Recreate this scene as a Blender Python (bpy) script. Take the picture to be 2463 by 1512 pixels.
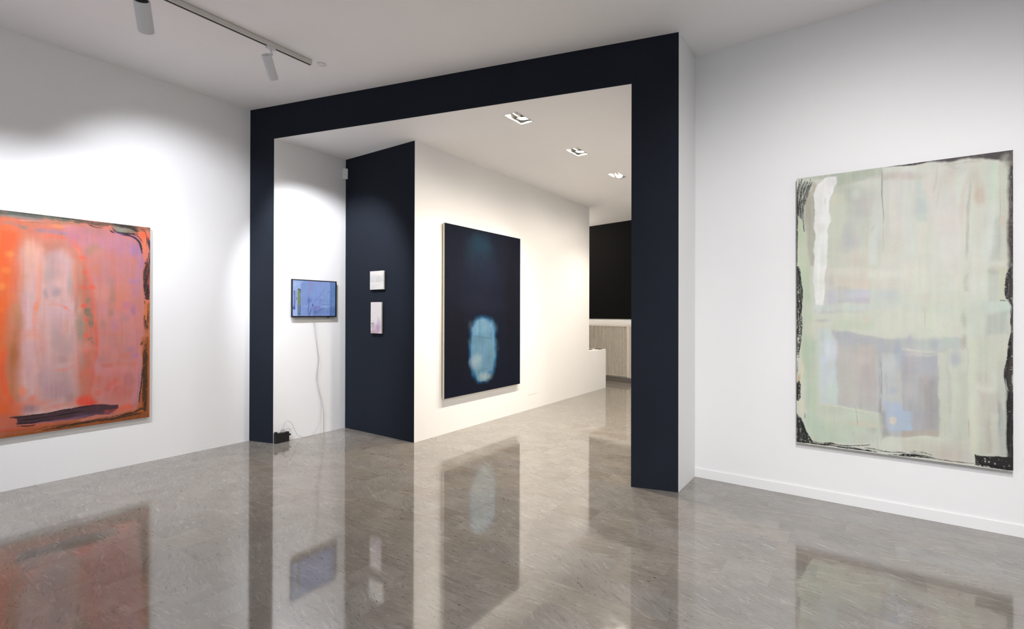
import bpy, bmesh, math, random
import numpy as np
from mathutils import Vector, Matrix

for o in list(bpy.data.objects):
    bpy.data.objects.remove(o, do_unlink=True)
scene = bpy.context.scene
COL = scene.collection
random.seed(11)

# ------------------------------------------------------------------ camera
cam_data = bpy.data.cameras.new('camera')
cam = bpy.data.objects.new('camera', cam_data)
COL.objects.link(cam)
F_PX = 1197.67
cam_data.sensor_fit = 'HORIZONTAL'
cam_data.sensor_width = 36.0
cam_data.lens = 36.0 * F_PX / 2463.0
cam_data.shift_y = -(756.0 - 747.43) / 2463.0
cam_data.clip_start = 0.05
YAW, PITCH, ROLL = 0.6161, 0.0029, 0.0022
CAM = Vector((0.0, 0.0, 1.4))
_f = Vector((-math.sin(YAW), math.cos(YAW), 0)); _r = Vector((math.cos(YAW), math.sin(YAW), 0)); _u = Vector((0, 0, 1))
_f2 = _f * math.cos(PITCH) + _u * math.sin(PITCH)
_u2 = _u * math.cos(PITCH) - _f * math.sin(PITCH)
_r2 = _r * math.cos(ROLL) + _u2 * math.sin(ROLL)
_u3 = _u2 * math.cos(ROLL) - _r * math.sin(ROLL)
M = Matrix((( _r2.x, _u3.x, -_f2.x, CAM.x), (_r2.y, _u3.y, -_f2.y, CAM.y), (_r2.z, _u3.z, -_f2.z, CAM.z), (0, 0, 0, 1)))
cam.matrix_world = M
scene.camera = cam

# ------------------------------------------------------------------ world (overcast daylight let in by the added rear openings) and exposure
world = bpy.data.worlds.new('overcast_daylight'); scene.world = world
world.use_nodes = True
bgn = world.node_tree.nodes['Background']
bgn.inputs[0].default_value = (0.86, 0.92, 1.0, 1)
bgn.inputs[1].default_value = 0.95
scene.view_settings.view_transform = 'Standard'
scene.view_settings.look = 'None'
scene.view_settings.exposure = 0.0
scene.view_settings.gamma = 1.0
scene.view_settings.use_curve_mapping = False
# lamp powers (the lamps themselves are built with their fittings further down)
P_TRACK = 185.0       # track spotlight heads, watts
P_DOWN = 40.0         # recessed passage lamps, each
COOL = (0.92, 0.935, 1.0)
NEUTRAL = (1.0, 0.985, 0.985)
WARM = (1.0, 0.90, 0.77)

# ------------------------------------------------------------------ plan of the place (metres, camera foot at the origin)
HC, HO = 3.593, 3.244                 # ceiling of the front room, ceiling of the passage
XL, XB, X2, Y1, YF = -5.460, -5.135, -3.945, 3.758, 4.390
A = Vector((XL, 2.772)); D = Vector((-1.185, 3.922))
PD = (D - A).normalized(); PN = Vector((PD.y, -PD.x))          # along the dark portal, and its normal towards the front room
def portal_y(x, off=0.0):
    return A.y + (x - A.x) * PD.y / PD.x + off
XE = -1.534                            # right jamb of the opening
Y3, Y3B = 7.916, 8.606                 # end of the passage wall, end of its low return
W0 = Vector((-3.80, 9.48)); WE = Vector((0.9816, -0.1908)); WN = Vector((-0.1908, -0.9816))   # far wall line, direction, normal
YR, XR = -3.4, 3.2

# ------------------------------------------------------------------ helpers
def tag(o, label=None, cat=None, group=None, kind=None):
    if label: o['label'] = label
    if cat: o['category'] = cat
    if group: o['group'] = group
    if kind: o['kind'] = kind
    return o
def empty(name, loc, label=None, cat=None, group=None, rz=0.0, parent=None):
    o = bpy.data.objects.new(name, None); COL.objects.link(o)
    o.location = loc; o.rotation_euler = (0, 0, rz); o.empty_display_size = 0.05
    if parent: o.parent = parent
    return tag(o, label, cat, group)
class MB:
    def __init__(s): s.v = []; s.f = []; s.m = []
    def add(s, vs, fs, m=0):
        b = len(s.v); s.v += [tuple(q) for q in vs]
        s.f += [tuple(i + b for i in f) for f in fs]; s.m += [m] * len(fs) if isinstance(m, int) else list(m)
        return s
    def box(s, x0, x1, y0, y1, z0, z1, m=0):
        vs = [(x, y, z) for z in (z0, z1) for y in (y0, y1) for x in (x0, x1)]
        return s.add(vs, [(0, 2, 3, 1), (4, 5, 7, 6), (0, 1, 5, 4), (2, 6, 7, 3), (0, 4, 6, 2), (1, 3, 7, 5)], m)
    def prism(s, poly, z0, z1, m=0, mside=None):
        """poly counter-clockwise; mside: material per side edge"""
        n = len(poly)
        vs = [(p[0], p[1], z0) for p in poly] + [(p[0], p[1], z1) for p in poly]
        fs = [tuple(range(n))[::-1], tuple(range(n, 2 * n))]; ms = [m, m]
        for i in range(n):
            j = (i + 1) % n
            fs.append((i, j, n + j, n + i)); ms.append(mside[i] if mside else m)
        return s.add(vs, fs, ms)
    def cyl(s, p0, p1, r0, r1=None, n=20, cap0=True, cap1=True, m=0):
        r1 = r0 if r1 is None else r1
        p0 = Vector(p0); p1 = Vector(p1); ax = (p1 - p0).normalized()
        a = ax.orthogonal().normalized(); b = ax.cross(a)
        vs = []
        for p, r in ((p0, r0), (p1, r1)):
            for i in range(n):
                t = 2 * math.pi * i / n; vs.append(p + a * (r * math.cos(t)) + b * (r * math.sin(t)))
        fs = [(i, (i + 1) % n, n + (i + 1) % n, n + i) for i in range(n)]
        if cap0: fs.append(tuple(range(n))[::-1])
        if cap1: fs.append(tuple(range(n, 2 * n)))
        return s.add(vs, fs, m)
    def lathe(s, prof, p0, ax, n=28, m=0):
        """prof: (r, h) along axis from p0"""
        p0 = Vector(p0); ax = Vector(ax).normalized(); a = ax.orthogonal().normalized(); b = ax.cross(a)
        vs = []; k = len(prof)
        for r, hh in prof:
            for i in range(n):
                t = 2 * math.pi * i / n; vs.append(p0 + ax * hh + a * (r * math.cos(t)) + b * (r * math.sin(t)))
        fs = [(q * n + i, q * n + (i + 1) % n, (q + 1) * n + (i + 1) % n, (q + 1) * n + i) for q in range(k - 1) for i in range(n)]
        return s.add(vs, fs, m)
    def tube(s, pts, r, n=8, m=0):
        pts = [Vector(p) for p in pts]; vs = []; k = len(pts)
        for i, p in enumerate(pts):
            t = (pts[min(i + 1, k - 1)] - pts[max(i - 1, 0)]).normalized()
            a = t.cross(Vector((0.3, 0.1, 1))).normalized() if abs(t.z) < .95 else t.cross(Vector((1, 0.1, 0))).normalized()
            b = t.cross(a)
            for j in range(n):
                q = 2 * math.pi * j / n; vs.append(p + a * (r * math.cos(q)) + b * (r * math.sin(q)))
        fs = [(i * n + j, i * n + (j + 1) % n, (i + 1) * n + (j + 1) % n, (i + 1) * n + j) for i in range(k - 1) for j in range(n)]
        fs += [tuple(range(n))[::-1], tuple(range((k - 1) * n, k * n))]
        return s.add(vs, fs, m)
    def mesh(s, name, mats, smooth=False, bevel=0.0):
        me = bpy.data.meshes.new(name); me.from_pydata(s.v, [], s.f); me.validate()
        for mt in (mats if isinstance(mats, (list, tuple)) else [mats]): me.materials.append(mt)
        me.polygons.foreach_set('material_index', s.m)
        bm = bmesh.new(); bm.from_mesh(me)
        bmesh.ops.recalc_face_normals(bm, faces=bm.faces)
        if bevel:
            bmesh.ops.bevel(bm, geom=list(bm.edges), offset=bevel, segments=2, profile=0.6, affect='EDGES')
        bm.to_mesh(me); bm.free()
        if smooth:
            me.polygons.foreach_set('use_smooth', [True] * len(me.polygons))
            try: me.set_sharp_from_angle(angle=math.radians(35))
            except Exception: pass
        me.update(); return me
    def build(s, name, mats, parent=None, smooth=False, bevel=0.0, world=True):
        o = bpy.data.objects.new(name, s.mesh(name, mats, smooth, bevel)); COL.objects.link(o)
        if parent:
            o.parent = parent
            if world:            # vertices were given in world space, the parent stands at its own place
                mw = Matrix.LocRotScale(parent.location, parent.rotation_euler, None)
                pp = parent.parent
                while pp:
                    mw = Matrix.LocRotScale(pp.location, pp.rotation_euler, None) @ mw; pp = pp.parent
                o.data.transform(mw.inverted())
        return o
def part_of(o, parent):
    o.parent = parent; return o
def smooth_path(pts, sub=8):
    P = [Vector(p) for p in pts]; out = []
    for i in range(len(P) - 1):
        a = P[max(i - 1, 0)]; b = P[i]; c = P[i + 1]; e = P[min(i + 2, len(P) - 1)]
        for k in range(sub):
            t = k / sub
            out.append(0.5 * ((2 * b) + (c - a) * t + (2 * a - 5 * b + 4 * c - e) * t * t + (3 * b - a - 3 * c + e) * t ** 3))
    out.append(P[-1]); return out
def structure(o): return tag(o, kind='structure')

# ------------------------------------------------------------------ materials
def principled(name, col, rough=0.6, metal=0.0, ior=1.45, emit=None, es=0.0):
    m = bpy.data.materials.new(name); m.use_nodes = True
    b = m.node_tree.nodes['Principled BSDF']
    b.inputs['Base Color'].default_value = (*col, 1); b.inputs['Roughness'].default_value = rough
    b.inputs['Metallic'].default_value = metal; b.inputs['IOR'].default_value = ior
    if emit: b.inputs['Emission Color'].default_value = (*emit, 1); b.inputs['Emission Strength'].default_value = es
    return m
class N:
    """tiny node-graph helper"""
    def __init__(s, m): s.t = m.node_tree; s.b = s.t.nodes['Principled BSDF']
    def new(s, typ, **kw):
        n = s.t.nodes.new(typ)
        for k, v in kw.items(): setattr(n, k, v)
        return n
    def link(s, a, b): s.t.links.new(a, b)
    def val(s, sock, v):
        if hasattr(v, 'is_linked') or isinstance(v, bpy.types.NodeSocket): s.link(v, sock)
        else: sock.default_value = v
    def math(s, op, a, b=0.0, clamp=False):
        n = s.new('ShaderNodeMath', operation=op, use_clamp=clamp); s.val(n.inputs[0], a); s.val(n.inputs[1], b); return n.outputs[0]
    def vmath(s, op, a, b):
        n = s.new('ShaderNodeVectorMath', operation=op); s.val(n.inputs[0], a); s.val(n.inputs[1], b); return n.outputs[0]
    def noise(s, vec, scale, detail=3.0, rough=0.55, dist=0.0):
        n = s.new('ShaderNodeTexNoise'); s.link(vec, n.inputs['Vector'])
        n.inputs['Scale'].default_value = scale; n.inputs['Detail'].default_value = detail
        n.inputs['Roughness'].default_value = rough; n.inputs['Distortion'].default_value = dist
        return n.outputs['Fac']
    def mapr(s, v, a, b, c, d):
        n = s.new('ShaderNodeMapRange'); n.interpolation_type = 'SMOOTHSTEP'
        s.val(n.inputs[0], v)
        for i, q in zip((1, 2, 3, 4), (a, b, c, d)): n.inputs[i].default_value = q
        return n.outputs[0]
    def mix(s, f, a, b):
        n = s.new('ShaderNodeMix', data_type='RGBA'); s.val(n.inputs[0], f)
        for q, k in ((a, 6), (b, 7)):
            if isinstance(q, tuple): n.inputs[k].default_value = (*q, 1)
            else: s.link(q, n.inputs[k])
        return n.outputs[2]
    def bump(s, h, strength, dist=0.01):
        n = s.new('ShaderNodeBump'); n.inputs['Strength'].default_value = strength; n.inputs['Distance'].default_value = dist
        s.link(h, n.inputs['Height']); s.link(n.outputs[0], s.b.inputs['Normal'])
def plaster(name, col, rough=0.65, var=0.02, bump=0.06):
    m = principled(name, col, rough); g = N(m)
    pos = g.new('ShaderNodeNewGeometry').outputs['Position']
    n1 = g.noise(pos, 1.6, 4); lo = tuple(c * (1 - var) for c in col); hi = tuple(c * (1 + var) for c in col)
    g.link(g.mix(n1, lo, hi), g.b.inputs['Base Color'])
    g.bump(g.noise(pos, 90.0, 3), bump, 0.004)
    return m
MAT = {}
MAT['white'] = plaster('white_wall_paint', (0.80, 0.80, 0.80))
MAT['ceil'] = plaster('white_ceiling_paint', (0.88, 0.87, 0.87))
MAT['navy'] = plaster('blue_black_wall_paint', (0.0168, 0.0204, 0.0282), 0.7, 0.14, 0.08)
MAT['navy'].node_tree.nodes['Principled BSDF'].inputs['Specular IOR Level'].default_value = 0.03
MAT['black'] = plaster('matt_black_paint', (0.004, 0.004, 0.004), 0.8, 0.05, 0.05)
MAT['black'].node_tree.nodes['Principled BSDF'].inputs['Specular IOR Level'].default_value = 0.1
MAT['skirt'] = plaster('white_skirting_paint', (0.80, 0.80, 0.80), 0.5)
MAT['farskirt'] = plaster('grey_stone_skirting', (0.36, 0.33, 0.30), 0.4)
MAT['lampgrey'] = principled('grey_powder_coat', (0.62, 0.63, 0.65), 0.45)
MAT['track'] = principled('white_track_aluminium', (0.60, 0.585, 0.55), 0.5)
MAT['slot'] = principled('black_track_slot', (0.008, 0.008, 0.008), 0.7)
MAT['plastic_w'] = principled('white_plastic', (0.74, 0.74, 0.74), 0.4)
MAT['plastic_b'] = principled('black_plastic', (0.006, 0.006, 0.007), 0.45)
MAT['cable'] = principled('grey_cable', (0.42, 0.42, 0.43), 0.5)
MAT['greyplug'] = principled('grey_plug', (0.42, 0.42, 0.42), 0.5)
MAT['chrome'] = principled('brushed_chrome', (0.75, 0.74, 0.72), 0.18, 1.0)
MAT['bulb'] = principled('lit_lamp_lens', (1, 1, 1), 0.5, emit=(1.0, 0.93, 0.82), es=38.0)
MAT['bulb_cool'] = principled('lit_spot_lens', (1, 1, 1), 0.5, emit=(0.95, 0.97, 1.0), es=12.0)
MAT['housing'] = principled('dark_lamp_housing', (0.03, 0.03, 0.03), 0.5)
MAT['canlining'] = principled('silvered_can_lining', (0.55, 0.54, 0.52), 0.3, 0.8)
MAT['rad'] = principled('cream_radiator_enamel', (0.66, 0.61, 0.54), 0.4)
MAT['wood'] = plaster('pine_stretcher_wood', (0.55, 0.42, 0.28), 0.7, 0.12)
MAT['linen'] = plaster('raw_linen_canvas', (0.62, 0.56, 0.46), 0.85, 0.12, 0.3)
MAT['paper'] = principled('white_paper', (0.75, 0.74, 0.70), 0.7)
MAT['paperdark'] = principled('dark_printed_cover', (0.03, 0.03, 0.035), 0.5)
MAT['grout'] = principled('tile_joint_filler', (0.22, 0.20, 0.18), 0.3)

def marble(name, per_object):
    m = principled(name, (0.2, 0.185, 0.17), 0.1, ior=2.08); g = N(m)
    pos = g.new('ShaderNodeNewGeometry').outputs['Position']
    if per_object:
        rnd = g.new('ShaderNodeObjectInfo').outputs['Random']
    else:
        rnd = g.new('ShaderNodeAttribute', attribute_name='tile_seed').outputs['Fac']
    wn = g.new('ShaderNodeTexWhiteNoise', noise_dimensions='1D'); g.link(rnd, wn.inputs['W'])
    wcol = wn.outputs['Color']; r2 = wn.outputs['Value']
    off = g.vmath('MULTIPLY', wcol, (53.0, 71.0, 29.0))
    rot = g.new('ShaderNodeVectorRotate', rotation_type='Z_AXIS'); g.link(pos, rot.inputs['Vector'])
    g.link(g.math('SUBTRACT', g.math('MULTIPLY', r2, 0.8), 0.25), rot.inputs['Angle'])
    rot.inputs['Center'].default_value = (0, 0, 0)
    p = g.vmath('ADD', rot.outputs[0], off)
    def sc(v): return g.vmath('MULTIPLY', p, v)
    cloud = g.noise(p, 3.2, 5, 0.6)
    base = g.mix(g.mapr(cloud, 0.25, 0.75, 0, 1), (0.178, 0.162, 0.143), (0.238, 0.219, 0.198))
    tint = g.mix(rnd, (0.92, 0.915, 0.91), (1.03, 1.03, 1.03))
    mul = g.new('ShaderNodeMix', data_type='RGBA', blend_type='MULTIPLY'); mul.inputs[0].default_value = 1
    g.link(base, mul.inputs[6]); g.link(tint, mul.inputs[7]); col = mul.outputs[2]
    tone = g.mix(r2, (1.02, 0.995, 0.96), (0.98, 1.0, 1.02))
    mul2 = g.new('ShaderNodeMix', data_type='RGBA', blend_type='MULTIPLY'); mul2.inputs[0].default_value = 1
    g.link(col, mul2.inputs[6]); g.link(tone, mul2.inputs[7]); col = mul2.outputs[2]
    streak = g.noise(sc((9.0, 52.0, 1.0)), 1.0, 6, 0.68, 0.8)
    col = g.mix(g.mapr(streak, 0.54, 0.68, 0, 0.75), col, (0.305, 0.287, 0.265))
    col = g.mix(g.mapr(streak, 0.45, 0.30, 0, 0.65), col, (0.105, 0.095, 0.086))
    clus = g.noise(p, 2.3, 2)
    vein = g.noise(sc((6.0, 15.0, 1.0)), 1.0, 3, 0.5, 2.6)
    va = g.math('ABSOLUTE', g.math('SUBTRACT', vein, 0.5))
    vm = g.math('MULTIPLY', g.mapr(va, 0.020, 0.003, 0, 0.42), g.mapr(clus, 0.54, 0.68, 0, 1))
    col = g.mix(vm, col, (0.36, 0.34, 0.31))
    fl = g.noise(sc((30.0, 135.0, 1.0)), 1.0, 2, 0.45, 1.1)
    fm = g.math('MULTIPLY', g.mapr(fl, 0.665, 0.71, 0, 0.95), g.mapr(g.noise(p, 4.0, 2), 0.42, 0.56, 0, 1))
    col = g.mix(fm, col, (0.03, 0.026, 0.024))
    sp = g.noise(sc((90.0, 150.0, 1.0)), 1.0, 2, 0.5, 0.3)
    col = g.mix(g.mapr(sp, 0.66, 0.74, 0, 0.55), col, (0.07, 0.063, 0.056))
    g.link(col, g.b.inputs['Base Color'])
    g.link(g.mapr(g.noise(pos, 14.0, 3), 0.3, 0.7, 0.045, 0.075), g.b.inputs['Roughness'])
    g.bump(g.noise(pos, 2.4, 1), 0.022, 0.004)
    return m
MAT['tile'] = marble('polished_marble_tile', True)
MAT['tilefield'] = marble('polished_marble_tile_field', False)

# ------------------------------------------------------------------ floor: marble strips 0.2 m wide, cut to random lengths
ROOM_FRONT = [Vector((XL, YR)), Vector((XR, YR)), Vector((XR, YF)), Vector((-1.185, YF)), D, A]
ROOM_BACK = [Vector((XB, portal_y(XB))), Vector((XE, portal_y(XE))), Vector((XE, 9.4)), Vector((-6.4, 9.95)), Vector((-6.4, 8.0)), Vector((X2, 8.0)), Vector((X2, Y1)), Vector((XB, Y1))]
def inside(poly, x, y):
    c = False; n = len(poly)
    for i in range(n):
        a = poly[i]; b = poly[(i + 1) % n]
        if (a.y > y) != (b.y > y) and x < (b.x - a.x) * (y - a.y) / (b.y - a.y) + a.x: c = not c
    return c
floor = MB().box(XL - .2, XR + .2, YR - .2, 10.2, -0.12, -0.004).build('floor', MAT['grout'])
structure(floor)
ROWH, GAP = 0.1975, 0.00005
LENS = [0.16, 0.23, 0.30, 0.38, 0.46]
tiles = []
rng = random.Random(5)
k0 = int(math.floor((YR - 1.263) / ROWH))
for k in range(k0, 46):
    y0 = 1.263 + k * ROWH; x = -6.6 - rng.random() * .4
    while x < XR + .1:
        li = rng.choice([0, 1, 1, 2, 2, 3, 3, 4]); L = LENS[li]
        cxm, cym = x + L / 2, y0 + ROWH / 2
        pts = [(x + .01, y0 + .01), (x + L - .01, y0 + .01), (x + .01, y0 + ROWH - .01), (x + L - .01, y0 + ROWH - .01), (cxm, cym)]
        if any(inside(ROOM_FRONT, *p) or inside(ROOM_BACK, *p) for p in pts):
            v = Vector((cxm, cym, 0)) - CAM; z = v.dot(_f2)
            uu = v.dot(_r2) / z if z > .1 else 9; vv = v.dot(_u3) / z if z > .1 else 9
            vis = z > .1 and abs(uu) < 1.06 and vv > -.66
            tiles.append((L * ROWH / z ** 3 if vis else 0.0, li, cxm, cym))
        x += L
tiles.sort(key=lambda t: -t[0])
tile_meshes = []
for L in LENS:
    w, hgt = L / 2 - GAP, ROWH / 2 - GAP
    mb = MB(); vs = [(-w, -hgt, -.006), (w, -hgt, -.006), (w, hgt, -.006), (-w, hgt, -.006), (-w, -hgt, 0), (w, -hgt, 0), (w, hgt, 0), (-w, hgt, 0)]
    mb.add(vs, [(0, 1, 5, 4), (1, 2, 6, 5), (2, 3, 7, 6), (3, 0, 4, 7), (4, 5, 6, 7)])
    tile_meshes.append(mb.mesh('floor_tile', MAT['tile']))
for s, li, cxm, cym in tiles[:300]:
    o = bpy.data.objects.new('floor_tile', tile_meshes[li]); COL.objects.link(o)
    o.location = (cxm, cym, 0); o.parent = floor
fv, ff, seeds = [], [], []
for s, li, cxm, cym in tiles[300:]:
    w, hgt = LENS[li] / 2 - GAP, ROWH / 2 - GAP; b = len(fv)
    fv += [(cxm - w, cym - hgt, 0), (cxm + w, cym - hgt, 0), (cxm + w, cym + hgt, 0), (cxm - w, cym + hgt, 0),
           (cxm - w, cym - hgt, -.005), (cxm + w, cym - hgt, -.005), (cxm + w, cym + hgt, -.005), (cxm - w, cym + hgt, -.005)]
    ff += [(b, b + 1, b + 2, b + 3), (b + 4, b + 5, b + 1, b), (b + 5, b + 6, b + 2, b + 1), (b + 6, b + 7, b + 3, b + 2), (b + 7, b + 4, b, b + 3)]
    seeds += [rng.random()] * 8
me = bpy.data.meshes.new('floor_tile_field'); me.from_pydata(fv, [], ff); me.materials.append(MAT['tilefield'])
at = me.attributes.new('tile_seed', 'FLOAT', 'POINT'); at.data.foreach_set('value', seeds)
o = bpy.data.objects.new('floor_tile_field', me); COL.objects.link(o); o.parent = floor; o['kind'] = 'stuff'

# ------------------------------------------------------------------ ceilings
structure(MB().box(XL - .2, XR + .2, YR - .2, YF + .3, HC, HC + .2).build('ceiling', MAT['ceil']))
DL = [(-2.752, -2.612, 3.755, 4.035), (-2.762, -2.622, 4.955, 5.235), (-2.788, -2.648, 6.150, 6.430), (-2.788, -2.648, 7.350, 7.630)]  # last entry is an unseen downlight added to brighten the far end
mb = MB(); hx0, hx1 = -2.80, -2.60; ztop = HC - .001
pf = lambda x: portal_y(x, .016)
mb.prism([(XB - .3, pf(XB - .3)), (hx0, pf(hx0)), (hx0, 10.3), (-6.8, 10.3), (-6.8, pf(XB - .3) + 1.2), (XB - .3, pf(XB - .3) + 1.2)], HO, ztop)
mb.prism([(hx1, pf(hx1)), (-1.20, pf(-1.20)), (-1.20, 10.3), (hx1, 10.3)], HO, ztop)
yprev = None
for x0, x1, y0, y1 in DL:
    if yprev is None: mb.prism([(hx0, pf(hx0)), (hx1, pf(hx1)), (hx1, y0), (hx0, y0)], HO, ztop)
    else: mb.box(hx0, hx1, yprev, y0, HO, ztop)
    mb.box(hx0, x0, y0, y1, HO, ztop); mb.box(x1, hx1, y0, y1, HO, ztop)
    mb.box(x0, x1, y0, y1, HO + .14, ztop); yprev = y1
mb.box(hx0, hx1, yprev, 10.3, HO, ztop)
structure(mb.build('ceiling_passage', MAT['ceil']))

# ------------------------------------------------------------------ walls
structure(MB().box(XL - .15, XL, YR, 2.9, 0, HC).build('wall_left', MAT['white']))
# dark portal: a skim of dark board shaped like an upside-down U
T = .016
def pp(x, off): return (x + (-PN.x) * off, portal_y(x) + (-PN.y) * off)
mb = MB()
for xa, xb, z0, z1 in ((XL, XB, 0, HO), (XE, -1.185, 0, HO), (XL, -1.185, HO, HC)):
    a, b = pp(xa, 0), pp(xb, 0); c, e = (xb, portal_y(xb) + T), (xa, portal_y(xa) + T)
    mb.prism([a, b, c, e], z0, z1, 1, [0, 1, 1, 1])
structure(mb.build('wall_portal', [MAT['navy'], MAT['white']]))
# left return of the portal: the white wall that carries the monitor
structure(MB().prism([(XB, portal_y(XB) + T), (XB, Y1), (XB - .2, Y1), (XB - .2, portal_y(XB - .2) + T)], 0, HO).build('wall_niche', MAT['white']))
mb = MB(); mb.prism([(XB - .2, Y1), (X2, Y1), (X2, Y1 + .015), (XB - .2, Y1 + .015)], 0, HO, 1, [0, 1, 1, 1])
structure(mb.build('wall_niche_end', [MAT['navy'], MAT['white']]))
structure(MB().box(X2 - .18, X2, Y1 + .015, Y3, 0, HO).build('wall_passage', MAT['white']))
structure(MB().box(-6.6, X2 - .18, Y3 - .15, Y3, 0, HO).build('wall_passage_end', MAT['white']))
structure(MB().prism([(XE, portal_y(XE) + T), (-1.185, portal_y(-1.185) + T), (-1.185, YF), (-1.30, YF), (-1.30, 9.5), (XE, 9.5)], 0, HC - .002).build('wall_pillar', MAT['white']))
structure(MB().box(-1.30, XR + .2, YF, YF + .15, 0, HC).build('wall_right', MAT['white']))
structure(MB().box(-1.185, XR, YF - .010, YF, 0, .077).build('baseboard_right', MAT['skirt'], bevel=.002))
structure(MB().box(XR, XR + .15, YR, YF, 0, HC).build('wall_side', MAT['white']))
# rear wall behind the camera, unseen shopfront openings added for ambient daylight
mb = MB(); ys = (YR - .15, YR)
mb.box(XL - .15, -4.6, *ys, 0, HC); mb.box(2.6, XR + .15, *ys, 0, HC); mb.box(-4.6, 2.6, *ys, 3.2, HC); mb.box(-4.6, 2.6, *ys, 0, .25)
structure(mb.build('wall_rear', MAT['white']))
wf = empty('fill_window_1', (-1.0, YR - .1, .25)); structure(wf)
for i in range(5):
    x = -4.6 + i * 1.8
    MB().box(max(x - .03, -4.6), min(x + .03, 2.6), YR - .11, YR - .05, .25, 3.2).build('mullion', MAT['plastic_b'], wf)
# far wall: white below, black above, skewed to the passage
def far(s, off, z): p = W0 + WE * s + WN * off; return (p.x, p.y, z)
def farbox(mb, s0, s1, o0, o1, z0, z1, m=0):
    vs = [far(s, o, z) for z in (z0, z1) for o in (o0, o1) for s in (s0, s1)]
    return mb.add(vs, [(0, 2, 3, 1), (4, 5, 7, 6), (0, 1, 5, 4), (2, 6, 7, 3), (0, 4, 6, 2), (1, 3, 7, 5)], m)
wfar = farbox(MB(), -2.9, 2.5, -.15, 0, 0, HO).build('wall_far', MAT['white']); structure(wfar)
farbox(MB(), -2.9, 2.3, 0, .012, 1.270, HO).build('black_panel', MAT['black'], wfar, world=False)
structure(farbox(MB(), -2.9, 2.3, 0, .015, 0, .078).build('baseboard_far', MAT['farskirt']))
structure(MB().box(-6.6, -6.4, Y3 - .1, 10.2, 0, HO).build('wall_far_side', MAT['white']))
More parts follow.
